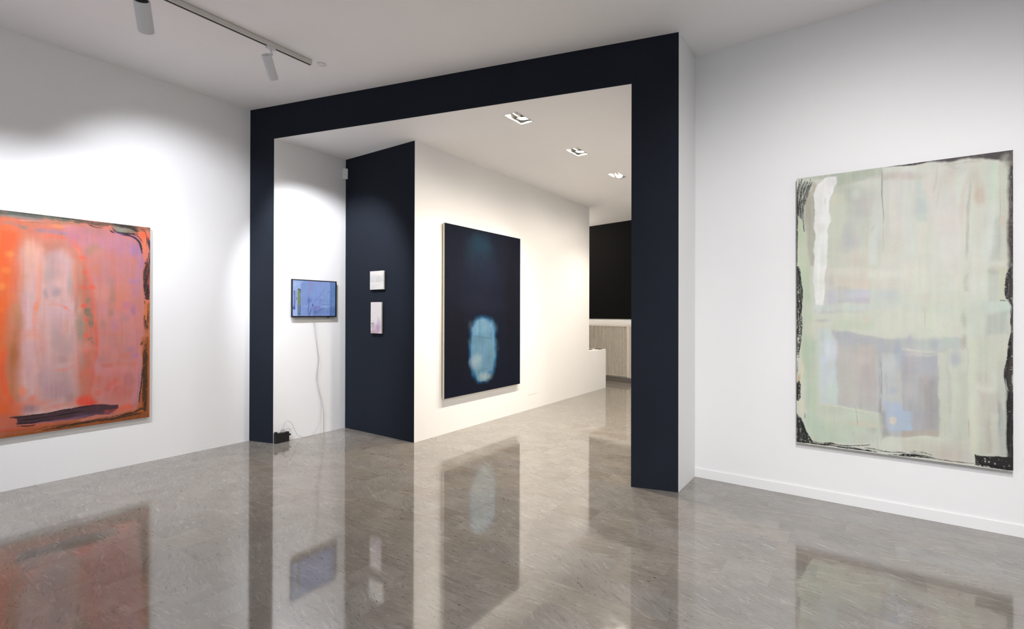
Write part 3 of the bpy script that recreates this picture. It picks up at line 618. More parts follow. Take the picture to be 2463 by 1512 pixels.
PAINT['green'] = [
 ('P',[(-0.16,-0.349),(1.28,-0.148),(1.278,2.266),(-0.158,2.608)],(199,203,186),1,0.02,0,0),
 ('B',(0.484,0.502),(0.531,0.515),(198,198,184),0.6,1),
 ('B',(0.8,0.528),(0.351,0.586),(205,205,192),0.7,1),
 ('B',(0.945,0.16),(0.271,0.285),(196,192,178),0.6,1),
 ('P',[(-0.007,-0.009),(0.524,-0.008),(0.524,0.062),(0.322,0.09),(0.252,0.104),(0.159,0.017),(-0.007,0.01)],(166,178,152),0.9,0.02,0,0),
 ('P',[(0.053,0.132),(0.133,0.062),(0.117,0.665),(0.085,0.664),(0.059,0.444),(0.048,0.256)],(170,168,146),0.95,0.015,0,0),
 ('B',(0.112,0.065),(0.016,0.025),(176,160,140),0.8,1),
 ('P',[(-0.001,0.282),(0.042,0.324),(0.059,0.444),(0.085,0.676),(0.08,0.912),(-0.001,0.911)],(188,202,168),0.95,0.01,0,0),
 ('P',[(0.206,0.097),(0.528,0.143),(0.528,0.572),(0.206,0.548)],(184,188,172),0.7,0.06,0,0),
 ('B',(0.322,0.162),(0.088,0.066),(166,176,156),0.7,1),
 ('P',[(0.216,0.135),(0.312,0.148),(0.312,0.616),(0.216,0.61)],(198,202,178),0.7,0.03,0,0),
 ('B',(0.267,0.184),(0.035,0.037),(204,200,176),0.7,1),
 ('B',(0.401,0.22),(0.057,0.035),(186,176,170),0.7,1),
 ('B',(0.371,0.168),(0.03,0.036),(196,200,190),0.7,1),
 ('B',(0.391,0.284),(0.058,0.053),(182,180,176),0.8,1),
 ('B',(0.458,0.291),(0.028,0.053),(190,178,170),0.7,1),
 ('B',(0.322,0.425),(0.035,0.042),(182,184,180),0.7,1),
 ('B',(0.337,0.51),(0.059,0.066),(180,178,178),0.9,1),
 ('B',(0.381,0.419),(0.048,0.047),(194,192,180),0.7,1),
 ('B',(0.367,0.631),(0.058,0.048),(206,192,176),0.9,1),
 ('B',(0.42,0.599),(0.029,0.059),(200,200,182),0.7,1),
 ('B',(0.491,0.394),(0.028,0.152),(202,212,196),0.8,1),
 ('P',[(0.449,0.449),(0.491,0.452),(0.491,0.685),(0.449,0.683)],(204,212,200),0.6,0.02,0,0),
 ('B',(0.574,0.07),(0.055,0.028),(190,176,162),0.8,1),
 ('B',(0.606,0.023),(0.032,0.023),(202,198,184),0.7,1),
 ('P',[(0.556,0.101),(0.62,0.111),(0.62,0.692),(0.556,0.689)],(202,200,186),0.8,0.03,0,0),
 ('S',[(0.565,0.103),(0.552,0.285),(0.556,0.458)],0.023,(196,190,178),0.6,0.2,0.8),
 ('B',(0.574,0.586),(0.028,0.052),(204,190,176),0.7,1),
 ('B',(0.62,0.191),(0.022,0.114),(194,194,186),0.6,1),
 ('S',[(0.524,0.004),(0.523,0.166),(0.525,0.235),(0.531,0.34),(0.53,0.398)],0.007,(118,116,110),0.8,0.35,0.6),
 ('S',[(0.521,0.015),(0.524,0.12)],0.009,(146,142,134),0.6,0.3,0.8),
 ('S',[(0.468,0.059),(0.556,0.084)],0.023,(188,178,164),0.6,0.1,0.9),
 ('S',[(0.531,0.398),(0.528,0.583)],0.005,(170,168,160),0.5,0.3,0.3),
 ('S',[(0.441,0.348),(0.434,0.565)],0.004,(176,172,164),0.6,0.3,0.3),
 ('S',[(0.477,0.393),(0.47,0.427),(0.453,0.443)],0.004,(140,138,128),0.6,0.2,0.3),
 ('P',[(0.133,0.062),(0.18,0.02),(0.252,0.025),(0.252,0.08),(0.232,0.101),(0.221,0.16),(0.209,0.195),(0.209,0.354),(0.191,0.413),(0.198,0.548),(0.191,0.669),(0.185,0.852),(0.16,1.011),(0.133,1.023),(0.112,0.851),(0.112,0.48),(0.115,0.294),(0.112,0.133)],(228,230,224),0.97,0.006,0.07,0),
 ('B',(0.211,0.061),(0.041,0.037),(208,210,202),0.6,1),
 ('S',[(0.185,0.168),(0.18,0.216)],0.015,(190,194,188),0.5,0.4,0.3),
 ('B',(0.154,0.397),(0.031,0.037),(212,212,198),0.6,1),
 ('B',(0.17,0.625),(0.026,0.031),(214,222,206),0.6,1),
 ('S',[(0.117,0.276),(0.159,0.287)],0.018,(190,192,184),0.6,0.75,0.3),
 ('S',[(0.037,0.01),(0.015,0.07),(0.001,0.156),(0.004,0.27)],0.01,(44,44,42),0.92,0.42,0.3),
 ('S',[(0.056,0.026),(0.031,0.085),(0.021,0.184),(0.026,0.303)],0.011,(44,44,42),0.92,0.42,0.3),
 ('S',[(0.072,0.034),(0.045,0.099),(0.031,0.198),(0.037,0.323)],0.011,(44,44,42),0.92,0.42,0.3),
 ('S',[(0.093,0.019),(0.064,0.102),(0.045,0.187),(0.04,0.286),(0.049,0.406)],0.008,(44,44,42),0.92,0.42,0.3),
 ('S',[(0.104,0.039),(0.083,0.08),(0.064,0.139),(0.05,0.2)],0.014,(44,44,42),0.92,0.42,0.3),
 ('S',[(0.02,0.014),(0.007,0.107),(0.003,0.219)],0.007,(44,44,42),0.92,0.42,0.3),
 ('S',[(0.026,0.159),(0.016,0.221),(0.015,0.283)],0.021,(44,44,42),0.92,0.42,0.3),
 ('P',[(0.001,0.068),(0.064,0.021),(0.091,0.081),(0.048,0.2),(0.037,0.311),(0.004,0.282)],(84,86,78),0.5,0.02,0.3,0),
 ('S',[(0,0.068),(0.001,0.282),(0,0.471),(0.001,0.659)],0.005,(34,34,34),0.95,0.15,0.3),
 ('S',[(0.007,0.295),(0.004,0.471),(0.003,0.634)],0.004,(34,34,34),0.9,0.2,0.3),
 ('B',(0.665,0.033),(0.035,0.028),(204,208,196),0.7,1),
 ('B',(0.66,0.083),(0.036,0.028),(196,180,166),0.7,1),
 ('B',(0.722,0.093),(0.047,0.028),(184,180,162),0.7,1),
 ('P',[(0.643,0.114),(0.7,0.123),(0.7,0.64),(0.642,0.636)],(196,206,196),0.6,0.03,0,0),
 ('P',[(0.704,0.124),(0.761,0.132),(0.761,0.41),(0.704,0.404)],(182,194,188),0.85,0.015,0,0),
 ('P',[(0.704,0.236),(0.756,0.243),(0.756,0.349),(0.704,0.343)],(174,188,188),0.6,0.02,0,0),
 ('B',(0.778,0.146),(0.034,0.066),(204,198,184),0.7,1),
 ('S',[(0.82,0.058),(0.812,0.14),(0.791,0.225)],0.013,(192,180,166),0.6,0.2,0.8),
 ('S',[(0.837,0.133),(0.824,0.241),(0.807,0.343)],0.016,(186,180,172),0.5,0.2,0.8),
 ('B',(0.874,0.127),(0.037,0.044),(198,184,172),0.7,1),
 ('B',(0.907,0.078),(0.049,0.033),(190,182,170),0.7,1),
 ('B',(0.939,0.181),(0.04,0.086),(204,208,194),0.7,1),
 ('P',[(0.807,0.316),(0.931,0.331),(0.931,0.708),(0.807,0.702)],(206,206,192),0.7,0.05,0,0),
 ('B',(0.874,0.433),(0.065,0.065),(206,196,184),0.5,1),
 ('S',[(0.991,0.103),(0.983,0.176),(0.979,0.24),(0.971,0.346),(0.967,0.496),(0.961,0.678)],0.014,(168,162,152),0.7,0.2,0.8),
 ('S',[(0.979,0.111),(0.955,0.204),(0.939,0.278),(0.931,0.439)],0.021,(200,184,170),0.5,0.1,0.9),
 ('B',(1.023,0.267),(0.031,0.059),(190,168,150),0.9,1),
 ('B',(1.003,0.147),(0.028,0.054),(192,182,168),0.7,1),
 ('B',(1.031,0.183),(0.019,0.027),(200,182,166),0.7,1),
 ('P',[(1.077,0.064),(1.119,0.071),(1.119,0.332),(1.077,0.327)],(190,204,186),0.9,0.015,0,0),
 ('S',[(1.1,0.298),(1.092,0.402),(1.073,0.532),(1.046,0.672)],0.052,(200,206,196),0.9,0.1,0.4),
 ('S',[(1.121,0.082),(1.124,0.302),(1.119,0.51),(1.119,0.687)],0.005,(150,156,140),0.6,0.3,0.3),
 ('P',[(1.123,0.082),(1.16,0.089),(1.16,0.695),(1.122,0.693)],(186,188,166),0.7,0.02,0,0),
 ('P',[(1.1,0.429),(1.119,0.405),(1.119,0.692),(1.073,0.69)],(170,176,168),0.8,0.02,0,0),
 ('B',(1.134,0.449),(0.015,0.041),(200,182,164),0.7,1),
 ('B',(1.011,0.447),(0.031,0.106),(196,196,180),0.6,1),
 ('P',[(0.634,0.004),(0.7,0),(0.816,-0.006),(0.964,-0.007),(1.177,-0.011),(1.177,0.058),(1.134,0.063),(1.119,0.048),(1.066,0.038),(0.972,0.025),(0.874,0.024),(0.765,0.011),(0.696,0.011),(0.66,0.001)],(66,56,58),0.95,0.01,0,0),
 ('S',[(0.496,-0.001),(0.588,0.003),(0.678,0.006),(0.778,0.007)],0.006,(34,30,32),0.9,0.4,0.3),
 ('S',[(0.874,0.051),(0.931,0.077)],0.016,(166,152,146),0.6,0.3,0.3),
 ('S',[(0.829,0.038),(0.991,0.039),(1.073,0.05)],0.016,(160,144,138),0.5,0.4,0.3),
 ('B',(1.145,0.039),(0.019,0.026),(160,154,140),0.7,1),
 ('B',(1.141,0.08),(0.019,0.026),(190,190,172),0.8,1),
 ('P',[(1.164,0.037),(1.179,0.025),(1.179,0.773),(1.16,0.772),(1.152,0.606),(1.156,0.461),(1.164,0.358),(1.16,0.234)],(78,68,62),0.95,0.012,0,0),
 ('S',[(1.173,0.101),(1.175,0.411),(1.175,0.711)],0.014,(48,42,42),0.8,0.35,0.3),
 ('B',(1.16,0.068),(0.015,0.031),(128,118,108),0.6,1),
 ('S',[(0.634,0.002),(0.907,-0.002),(1.176,-0.008)],0.005,(16,14,16),0.95,0.05,0.3),
 ('S',[(1.177,-0.007),(1.178,0.236),(1.178,0.567),(1.178,0.773)],0.004,(16,14,16),0.9,0.15,0.3),
 ('P',[(0.196,0.695),(0.656,0.718),(0.656,0.862),(0.196,0.851)],(206,202,184),0.8,0.03,0,0),
 ('P',[(0.257,0.771),(0.449,0.778),(0.449,0.848),(0.257,0.843)],(208,198,178),0.8,0.02,0,0),
 ('B',(0.332,0.72),(0.088,0.027),(214,212,196),0.6,1),
 ('P',[(0.434,0.716),(0.656,0.726),(0.656,0.777),(0.434,0.769)],(208,210,196),0.7,0.02,0,0),
 ('P',[(0.196,0.851),(0.449,0.857),(0.449,0.954),(0.196,0.951)],(184,186,194),0.85,0.02,0,0),
 ('B',(0.391,0.891),(0.065,0.023),(190,194,208),0.8,1),
 ('B',(0.287,0.844),(0.045,0.018),(186,180,180),0.7,1),
 ('P',[(0.265,0.92),(0.449,0.923),(0.449,0.954),(0.265,0.952)],(182,178,186),0.7,0.01,0,0),
 ('B',(0.219,0.797),(0.031,0.045),(190,186,182),0.7,1),
 ('P',[(0.463,0.866),(0.656,0.871),(0.656,0.981),(0.463,0.98)],(188,202,188),0.8,0.03,0,0),
 ('B',(0.561,0.894),(0.054,0.035),(182,196,192),0.7,1),
 ('P',[(0.125,0.96),(0.449,0.962),(0.449,1.006),(0.125,1.006)],(190,202,192),0.8,0.015,0,0),
 ('B',(0.391,0.989),(0.065,0.017),(186,198,200),0.6,1),
 ('P',[(0.125,1.002),(0.42,1.002),(0.42,1.024),(0.125,1.025)],(176,182,178),0.6,0.015,0,0),
 ('P',[(0.07,1.025),(0.656,1.023),(0.656,1.142),(0.07,1.155)],(198,206,182),0.8,0.03,0,0),
 ('P',[(0.219,1.079),(0.491,1.076),(0.491,1.146),(0.219,1.152)],(190,202,174),0.7,0.02,0,0),
 ('B',(0.118,1.108),(0.062,0.037),(206,206,178),0.7,1),
 ('B',(0.165,1.08),(0.039,0.014),(176,176,172),0.7,1),
 ('B',(0.441,1.068),(0.029,0.023),(208,196,180),0.6,1),
 ('P',[(0.484,1.006),(0.656,1.006),(0.656,1.142),(0.484,1.146)],(200,206,186),0.6,0.03,0,0),
 ('P',[(0.029,0.668),(0.101,0.672),(0.102,1.507),(0.029,1.513)],(180,198,164),0.75,0.02,0,0),
 ('P',[(0.053,1.231),(0.133,1.228),(0.134,1.735),(0.054,1.745)],(176,198,168),0.8,0.02,0,0),
 ('B',(0.078,1.137),(0.047,0.056),(206,206,176),0.6,1),
 ('B',(0.029,1.475),(0.016,0.113),(214,206,168),0.8,1),
 ('B',(0.029,1.738),(0.021,0.066),(212,208,176),0.8,1),
 ('P',[(0.227,1.152),(0.347,1.171),(0.519,1.193),(0.656,1.21),(0.88,1.202),(0.88,1.806),(0.656,1.871),(0.519,1.891),(0.519,1.726),(0.257,1.694),(0.25,1.496)],(176,176,176),0.85,0.012,0,0),
 ('P',[(0.231,1.152),(0.332,1.158),(0.391,1.184),(0.519,1.189),(0.519,1.249),(0.391,1.254),(0.376,1.344),(0.287,1.304),(0.257,1.224)],(170,174,180),0.85,0.012,0,0),
 ('P',[(0.376,1.339),(0.449,1.34),(0.449,1.35),(0.391,1.356)],(164,170,182),0.7,0.006,0,0),
 ('B',(0.434,1.297),(0.043,0.048),(192,186,182),0.9,0.5),
 ('B',(0.38,1.246),(0.009,0.011),(190,188,184),0.8,0.5),
 ('P',[(0.145,1.135),(0.219,1.152),(0.257,1.233),(0.261,1.495),(0.261,1.694),(0.157,1.696),(0.149,1.412)],(192,204,208),0.9,0.012,0,0),
 ('B',(0.227,1.297),(0.038,0.073),(206,212,222),0.8,1),
 ('B',(0.18,1.373),(0.031,0.027),(196,208,226),0.7,1),
 ('B',(0.165,1.19),(0.015,0.046),(180,196,190),0.7,1),
 ('B',(0.219,1.607),(0.046,0.073),(186,206,190),0.7,1),
 ('B',(0.196,1.171),(0.031,0.036),(196,210,192),0.7,1),
 ('S',[(0.149,1.458),(0.257,1.432)],0.027,(186,200,202),0.6,0.4,0.3),
 ('P',[(0.265,1.26),(0.491,1.25),(0.491,1.66),(0.265,1.684)],(186,180,172),0.8,0.03,0,0),
 ('B',(0.449,1.445),(0.049,0.158),(178,168,164),0.8,1),
 ('B',(0.317,1.401),(0.045,0.143),(190,184,178),0.6,1),
 ('B',(0.42,1.359),(0.043,0.035),(196,186,176),0.6,1),
 ('P',[(0.347,1.488),(0.491,1.477),(0.491,1.651),(0.347,1.667)],(182,176,176),0.5,0.02,0.5,1.57),
 ('P',[(0.491,1.198),(0.649,1.193),(0.649,1.295),(0.491,1.303)],(168,176,180),0.85,0.015,0,0),
 ('B',(0.615,1.331),(0.034,0.077),(160,170,186),0.9,1),
 ('B',(0.561,1.368),(0.041,0.052),(190,196,194),0.8,1),
 ('P',[(0.505,1.319),(0.608,1.314),(0.608,1.656),(0.505,1.667)],(186,192,192),0.8,0.03,0.4,1.57),
 ('B',(0.581,1.565),(0.021,0.025),(164,176,192),0.8,1),
 ('B',(0.519,1.432),(0.014,0.069),(178,186,190),0.7,1),
 ('P',[(0.54,1.646),(0.656,1.634),(0.656,1.837),(0.54,1.854)],(168,184,206),0.9,0.02,0.15,1.57),
 ('B',(0.615,1.707),(0.034,0.051),(158,182,214),0.8,1),
 ('B',(0.585,1.77),(0.023,0.031),(208,198,176),0.95,0.4),
 ('S',[(0.512,1.302),(0.516,1.562),(0.512,1.736),(0.516,1.926)],0.016,(140,144,138),0.7,0.4,0.6),
 ('P',[(0.519,1.718),(0.54,1.715),(0.561,1.885),(0.519,1.909)],(158,160,156),0.8,0.015,0,0),
 ('P',[(0.078,1.705),(0.257,1.694),(0.512,1.732),(0.512,1.91),(0.391,1.963),(0.118,1.987),(0.062,1.837)],(184,200,174),0.9,0.015,0,0),
 ('S',[(0.153,1.704),(0.257,1.702),(0.391,1.72),(0.505,1.73)],0.014,(212,210,184),0.8,0.15,0.5),
 ('P',[(0.149,1.761),(0.505,1.719),(0.505,1.78),(0.149,1.826)],(200,206,188),0.6,0.03,0,0),
 ('B',(0.42,1.818),(0.099,0.021),(204,192,170),0.7,1),
 ('B',(0.118,1.876),(0.07,0.083),(174,202,174),0.7,1),
 ('B',(0.47,1.855),(0.028,0.021),(172,172,162),0.8,1),
 ('P',[(0.303,1.878),(0.505,1.85),(0.505,1.937),(0.303,1.968)],(190,198,184),0.6,0.03,0,0),
 ('B',(0.219,1.935),(0.069,0.036),(180,202,176),0.6,1),
 ('S',[(0.358,1.666),(0.373,1.735),(0.38,1.832)],0.004,(120,128,116),0.6,0.2,0.3),
 ('S',[(0.054,1.782),(0.055,1.819)],0.004,(60,60,56),0.7,0.2,0.3),
 ('S',[(0.362,1.879),(0.351,1.911)],0.004,(120,124,112),0.6,0.2,0.3),
 ('P',[(-0.001,0.667),(0.013,0.667),(0.031,0.781),(0.037,0.894),(0.029,1.006),(0.035,1.138),(0.025,1.269),(0.021,1.363),(-0.001,1.364)],(70,74,68),0.9,0.004,0.35,1.57),
 ('S',[(0.004,0.667),(0.021,0.771),(0.017,0.875),(0.029,0.978),(0.013,1.082)],0.008,(26,28,28),0.95,0.3,0.3),
 ('S',[(0.014,0.667),(0.029,0.781),(0.036,0.903),(0.027,1.025)],0.008,(24,26,26),0.95,0.3,0.3),
 ('S',[(0.013,1.11),(0.031,1.138),(0.028,1.232),(0.016,1.326)],0.006,(24,26,26),0.95,0.3,0.3),
 ('S',[(0.001,0.667),(0.001,1.044),(0.001,1.364)],0.007,(20,22,22),0.9,0.1,0.3),
 ('S',[(0.004,0.903),(0.017,1.025),(0.006,1.195)],0.008,(30,32,30),0.9,0.4,0.3),
 ('S',[(0.002,1.383),(0.002,1.515)],0.007,(40,40,34),0.9,0.5,0.3),
 ('B',(0.019,1.532),(0.009,0.038),(186,150,90),0.9,1),
 ('S',[(0.017,1.547),(0.011,1.608),(0.01,1.684)],0.025,(40,40,34),0.95,0.25,0.3),
 ('S',[(0.001,1.543),(0.003,1.684)],0.008,(20,20,20),0.9,0.1,0.3),
 ('P',[(0.001,1.788),(0.029,1.822),(0.046,1.886),(0.078,1.956),(0.118,1.987),(0.054,2.001),(-0.001,2)],(52,58,54),0.95,0.006,0.3,1.2),
 ('S',[(0.029,1.822),(0.054,1.913),(0.102,1.989)],0.013,(20,22,22),0.95,0.3,0.3),
 ('S',[(0.002,1.798),(0.013,1.909),(0.005,1.999)],0.013,(28,30,30),0.9,0.4,0.3),
 ('S',[(0.038,1.915),(0.07,1.985)],0.017,(22,24,24),0.9,0.4,0.3),
 ('S',[(0.07,1.971),(0.134,1.989),(0.219,1.99),(0.332,1.992),(0.449,1.998)],0.009,(30,32,30),0.9,0.35,0.3),
 ('S',[(0.181,1.988),(0.242,1.984)],0.013,(36,36,34),0.8,0.4,0.3),
 ('S',[(0.272,1.99),(0.42,1.967),(0.456,1.953)],0.005,(40,42,40),0.8,0.3,0.3),
 ('S',[(0.42,1.983),(0.533,1.984),(0.656,1.981)],0.008,(34,34,32),0.9,0.35,0.3),
 ('S',[(0.491,1.895),(0.495,1.982)],0.012,(130,132,122),0.6,0.4,0.3),
 ('P',[(0.634,0.7),(0.944,0.716),(0.944,0.889),(0.634,0.883)],(206,206,190),0.7,0.04,0,0),
 ('P',[(0.634,0.873),(1.057,0.883),(1.057,1.017),(0.634,1.018)],(194,206,186),0.7,0.03,0,0),
 ('P',[(0.753,0.895),(0.937,0.899),(0.937,0.99),(0.753,0.99)],(202,202,182),0.6,0.03,0,0),
 ('B',(0.745,0.914),(0.08,0.028),(204,198,182),0.6,1),
 ('P',[(0.944,0.716),(1.064,0.722),(1.064,0.955),(0.944,0.954)],(200,204,188),0.7,0.03,0,0),
 ('P',[(0.944,0.771),(0.971,0.772),(0.971,0.881),(0.944,0.88)],(180,182,166),0.8,0.01,0,0),
 ('P',[(0.971,0.79),(1.071,0.794),(1.07,0.901),(0.971,0.899)],(200,206,194),0.7,0.02,0,0),
 ('P',[(1.067,0.749),(1.116,0.751),(1.116,0.955),(1.067,0.955)],(176,188,170),0.85,0.015,0,0),
 ('P',[(1.116,0.725),(1.154,0.727),(1.154,0.947),(1.116,0.946)],(190,194,164),0.85,0.012,0,0),
 ('B',(1.09,0.75),(0.026,0.027),(160,164,150),0.6,1),
 ('P',[(1.031,0.945),(1.173,0.947),(1.173,1.017),(1.031,1.017)],(186,204,188),0.85,0.015,0,0),
 ('P',[(1.057,1.026),(1.16,1.008),(1.16,1.149),(1.051,1.17)],(166,180,164),0.85,0.02,0,0),
 ('P',[(0.937,1.008),(1.057,1.008),(1.057,1.17),(0.937,1.173)],(194,206,186),0.7,0.03,0,0),
 ('P',[(0.649,1.009),(0.944,1.008),(0.943,1.182),(0.649,1.191)],(202,208,188),0.7,0.03,0,0),
 ('S',[(0.753,0.99),(0.756,1.122)],0.006,(170,172,156),0.6,0.3,0.3),
 ('B',(0.95,1.063),(0.014,0.055),(170,180,164),0.6,1),
 ('P',[(0.633,1.197),(0.943,1.187),(0.943,1.265),(0.633,1.279)],(176,186,180),0.8,0.015,0,0),
 ('B',(0.679,1.21),(0.022,0.038),(170,174,184),0.8,1),
 ('B',(0.803,1.224),(0.029,0.038),(170,172,180),0.7,1),
 ('P',[(0.825,1.195),(0.937,1.192),(0.937,1.265),(0.825,1.27)],(180,194,184),0.7,0.015,0,0),
 ('S',[(0.633,1.269),(0.723,1.279),(0.825,1.281)],0.014,(206,208,184),0.7,0.4,0.3),
 ('S',[(0.641,1.322),(0.767,1.31),(0.821,1.3)],0.01,(210,210,188),0.8,0.4,0.3),
 ('P',[(0.633,1.317),(0.825,1.307),(0.825,1.844),(0.633,1.872)],(168,168,172),0.85,0.008,0,0),
 ('P',[(0.694,1.314),(0.823,1.307),(0.823,1.419),(0.694,1.429)],(166,168,182),0.6,0.02,0,0),
 ('P',[(0.738,1.463),(0.823,1.457),(0.823,1.811),(0.738,1.823)],(160,156,156),0.85,0.03,0,0),
 ('B',(0.749,1.482),(0.022,0.056),(178,166,164),0.7,1),
 ('B',(0.745,1.605),(0.015,0.047),(180,170,166),0.7,1),
 ('B',(0.679,1.545),(0.044,0.057),(182,182,182),0.7,1),
 ('P',[(0.633,1.693),(0.692,1.687),(0.692,1.825),(0.633,1.833)],(162,184,208),0.95,0.008,0,0),
 ('P',[(0.633,1.833),(0.823,1.807),(0.823,1.844),(0.633,1.872)],(180,166,146),0.8,0.01,0,0),
 ('B',(0.708,1.723),(0.03,0.086),(166,168,172),0.7,1),
 ('B',(0.782,1.827),(0.057,0.024),(176,166,150),0.7,1),
 ('P',[(0.826,1.284),(0.874,1.282),(0.874,1.837),(0.826,1.844)],(196,200,178),0.85,0.008,0,0),
 ('P',[(0.874,1.268),(0.971,1.263),(0.97,1.927),(0.874,1.943)],(190,196,178),0.7,0.03,0,0),
 ('B',(0.909,1.321),(0.028,0.046),(166,172,180),0.8,1),
 ('S',[(0.871,1.36),(0.885,1.544),(0.874,1.712)],0.021,(176,178,164),0.7,0.3,0.7),
 ('S',[(0.943,1.265),(0.957,1.241),(0.971,1.272),(0.969,1.445)],0.007,(172,176,158),0.6,0.3,0.3),
 ('B',(0.95,1.209),(0.014,0.046),(170,168,152),0.7,1),
 ('P',[(0.923,1.412),(0.977,1.408),(0.977,1.853),(0.923,1.862)],(188,192,172),0.6,0.02,0,0),
 ('P',[(0.977,1.19),(1.024,1.189),(1.024,1.927),(0.977,1.935)],(204,208,182),0.9,0.012,0,0),
 ('P',[(1.021,1.531),(1.147,1.52),(1.147,1.907),(1.021,1.928)],(184,180,164),0.85,0.03,0,0),
 ('B',(1.057,1.438),(0.039,0.054),(178,176,158),0.6,1),
 ('P',[(1.024,1.171),(1.148,1.167),(1.147,1.396),(1.024,1.405)],(188,194,172),0.8,0.04,0,0),
 ('P',[(1.057,1.707),(1.115,1.7),(1.115,1.903),(1.057,1.913)],(184,174,160),0.7,0.02,0.2,1.57),
 ('P',[(1.109,1.63),(1.155,1.624),(1.155,1.91),(1.109,1.918)],(176,182,170),0.85,0.012,0,0),
 ('B',(1.135,1.432),(0.025,0.142),(180,186,170),0.7,1),
 ('S',[(1.122,1.575),(1.128,1.786)],0.018,(150,156,146),0.7,0.4,0.3),
 ('P',[(1.083,1.659),(1.115,1.655),(1.115,1.903),(1.083,1.909)],(196,202,182),0.7,0.01,0,0),
 ('P',[(0.633,1.881),(0.977,1.863),(0.977,1.99),(0.81,2),(0.633,1.983)],(194,192,174),0.85,0.02,0,0),
 ('B',(0.874,1.952),(0.103,0.047),(188,180,164),0.7,1),
 ('S',[(0.974,1.7),(0.977,1.89)],0.007,(160,158,144),0.6,0.4,0.3),
 ('S',[(0.679,1.97),(0.753,1.977),(0.803,1.992)],0.019,(40,40,36),0.85,0.5,0.3),
 ('S',[(0.633,1.992),(0.723,1.989),(0.803,1.994)],0.009,(24,24,24),0.9,0.3,0.3),
 ('S',[(0.803,1.994),(0.902,1.994),(1.004,1.992)],0.004,(50,50,46),0.8,0.3,0.3),
 ('P',[(1.17,0.727),(1.181,0.728),(1.183,1.997),(1.15,1.915),(1.155,1.695),(1.155,1.501),(1.144,1.414),(1.157,1.29),(1.17,1.149),(1.174,0.991),(1.151,0.911),(1.157,0.832)],(58,50,50),0.96,0.008,0.06,1.57),
 ('S',[(1.167,0.745),(1.155,0.841),(1.155,0.929)],0.019,(40,34,38),0.9,0.3,0.3),
 ('S',[(1.122,0.942),(1.16,0.945)],0.009,(54,50,46),0.8,0.6,0.3),
 ('S',[(1.174,0.973),(1.172,1.096)],0.009,(40,38,40),0.9,0.3,0.3),
 ('S',[(1.17,1.149),(1.159,1.299),(1.147,1.396),(1.157,1.51)],0.011,(24,20,24),0.95,0.2,0.3),
 ('S',[(1.147,1.431),(1.152,1.484),(1.159,1.51)],0.005,(200,202,186),0.6,0.2,0.3),
 ('S',[(1.163,1.518),(1.16,1.738),(1.159,1.896)],0.012,(28,24,26),0.9,0.2,0.3),
 ('S',[(1.179,1.517),(1.179,1.989)],0.011,(30,26,28),0.9,0.2,0.3),
 ('S',[(1.179,1.008),(1.176,1.219)],0.01,(70,64,62),0.8,0.4,0.3),
 ('P',[(1.007,1.935),(1.089,1.925),(1.153,1.915),(1.183,1.918),(1.185,1.999),(1.096,1.995),(1.005,1.996)],(34,31,30),0.97,0.004,0.12,0.1),
 ('S',[(1.005,1.931),(1.007,1.995)],0.006,(30,28,28),0.9,0.2,0.3),
 ('S',[(1.011,1.988),(1.096,1.991),(1.179,1.994)],0.007,(20,18,18),0.95,0.2,0.3),
 ('S',[(1.017,1.999),(1.057,1.997),(1.134,1.997)],0.003,(150,146,136),0.7,0.6,0.3),
 ('S',[(0.002,1.997),(0.062,1.995),(0.118,1.998),(0.219,1.999)],0.008,(24,24,24),0.95,0.1,0.3),
 ('S',[(0.219,2.001),(0.332,2.001),(0.491,2)],0.007,(26,26,26),0.95,0.3,0.3),
 ('S',[(0.556,2.003),(0.723,1.998),(0.81,1.998)],0.008,(26,26,26),0.95,0.3,0.3),
 ('S',[(1.004,1.998),(1.096,1.999),(1.183,1.999)],0.009,(20,18,18),0.95,0.1,0.3),
]
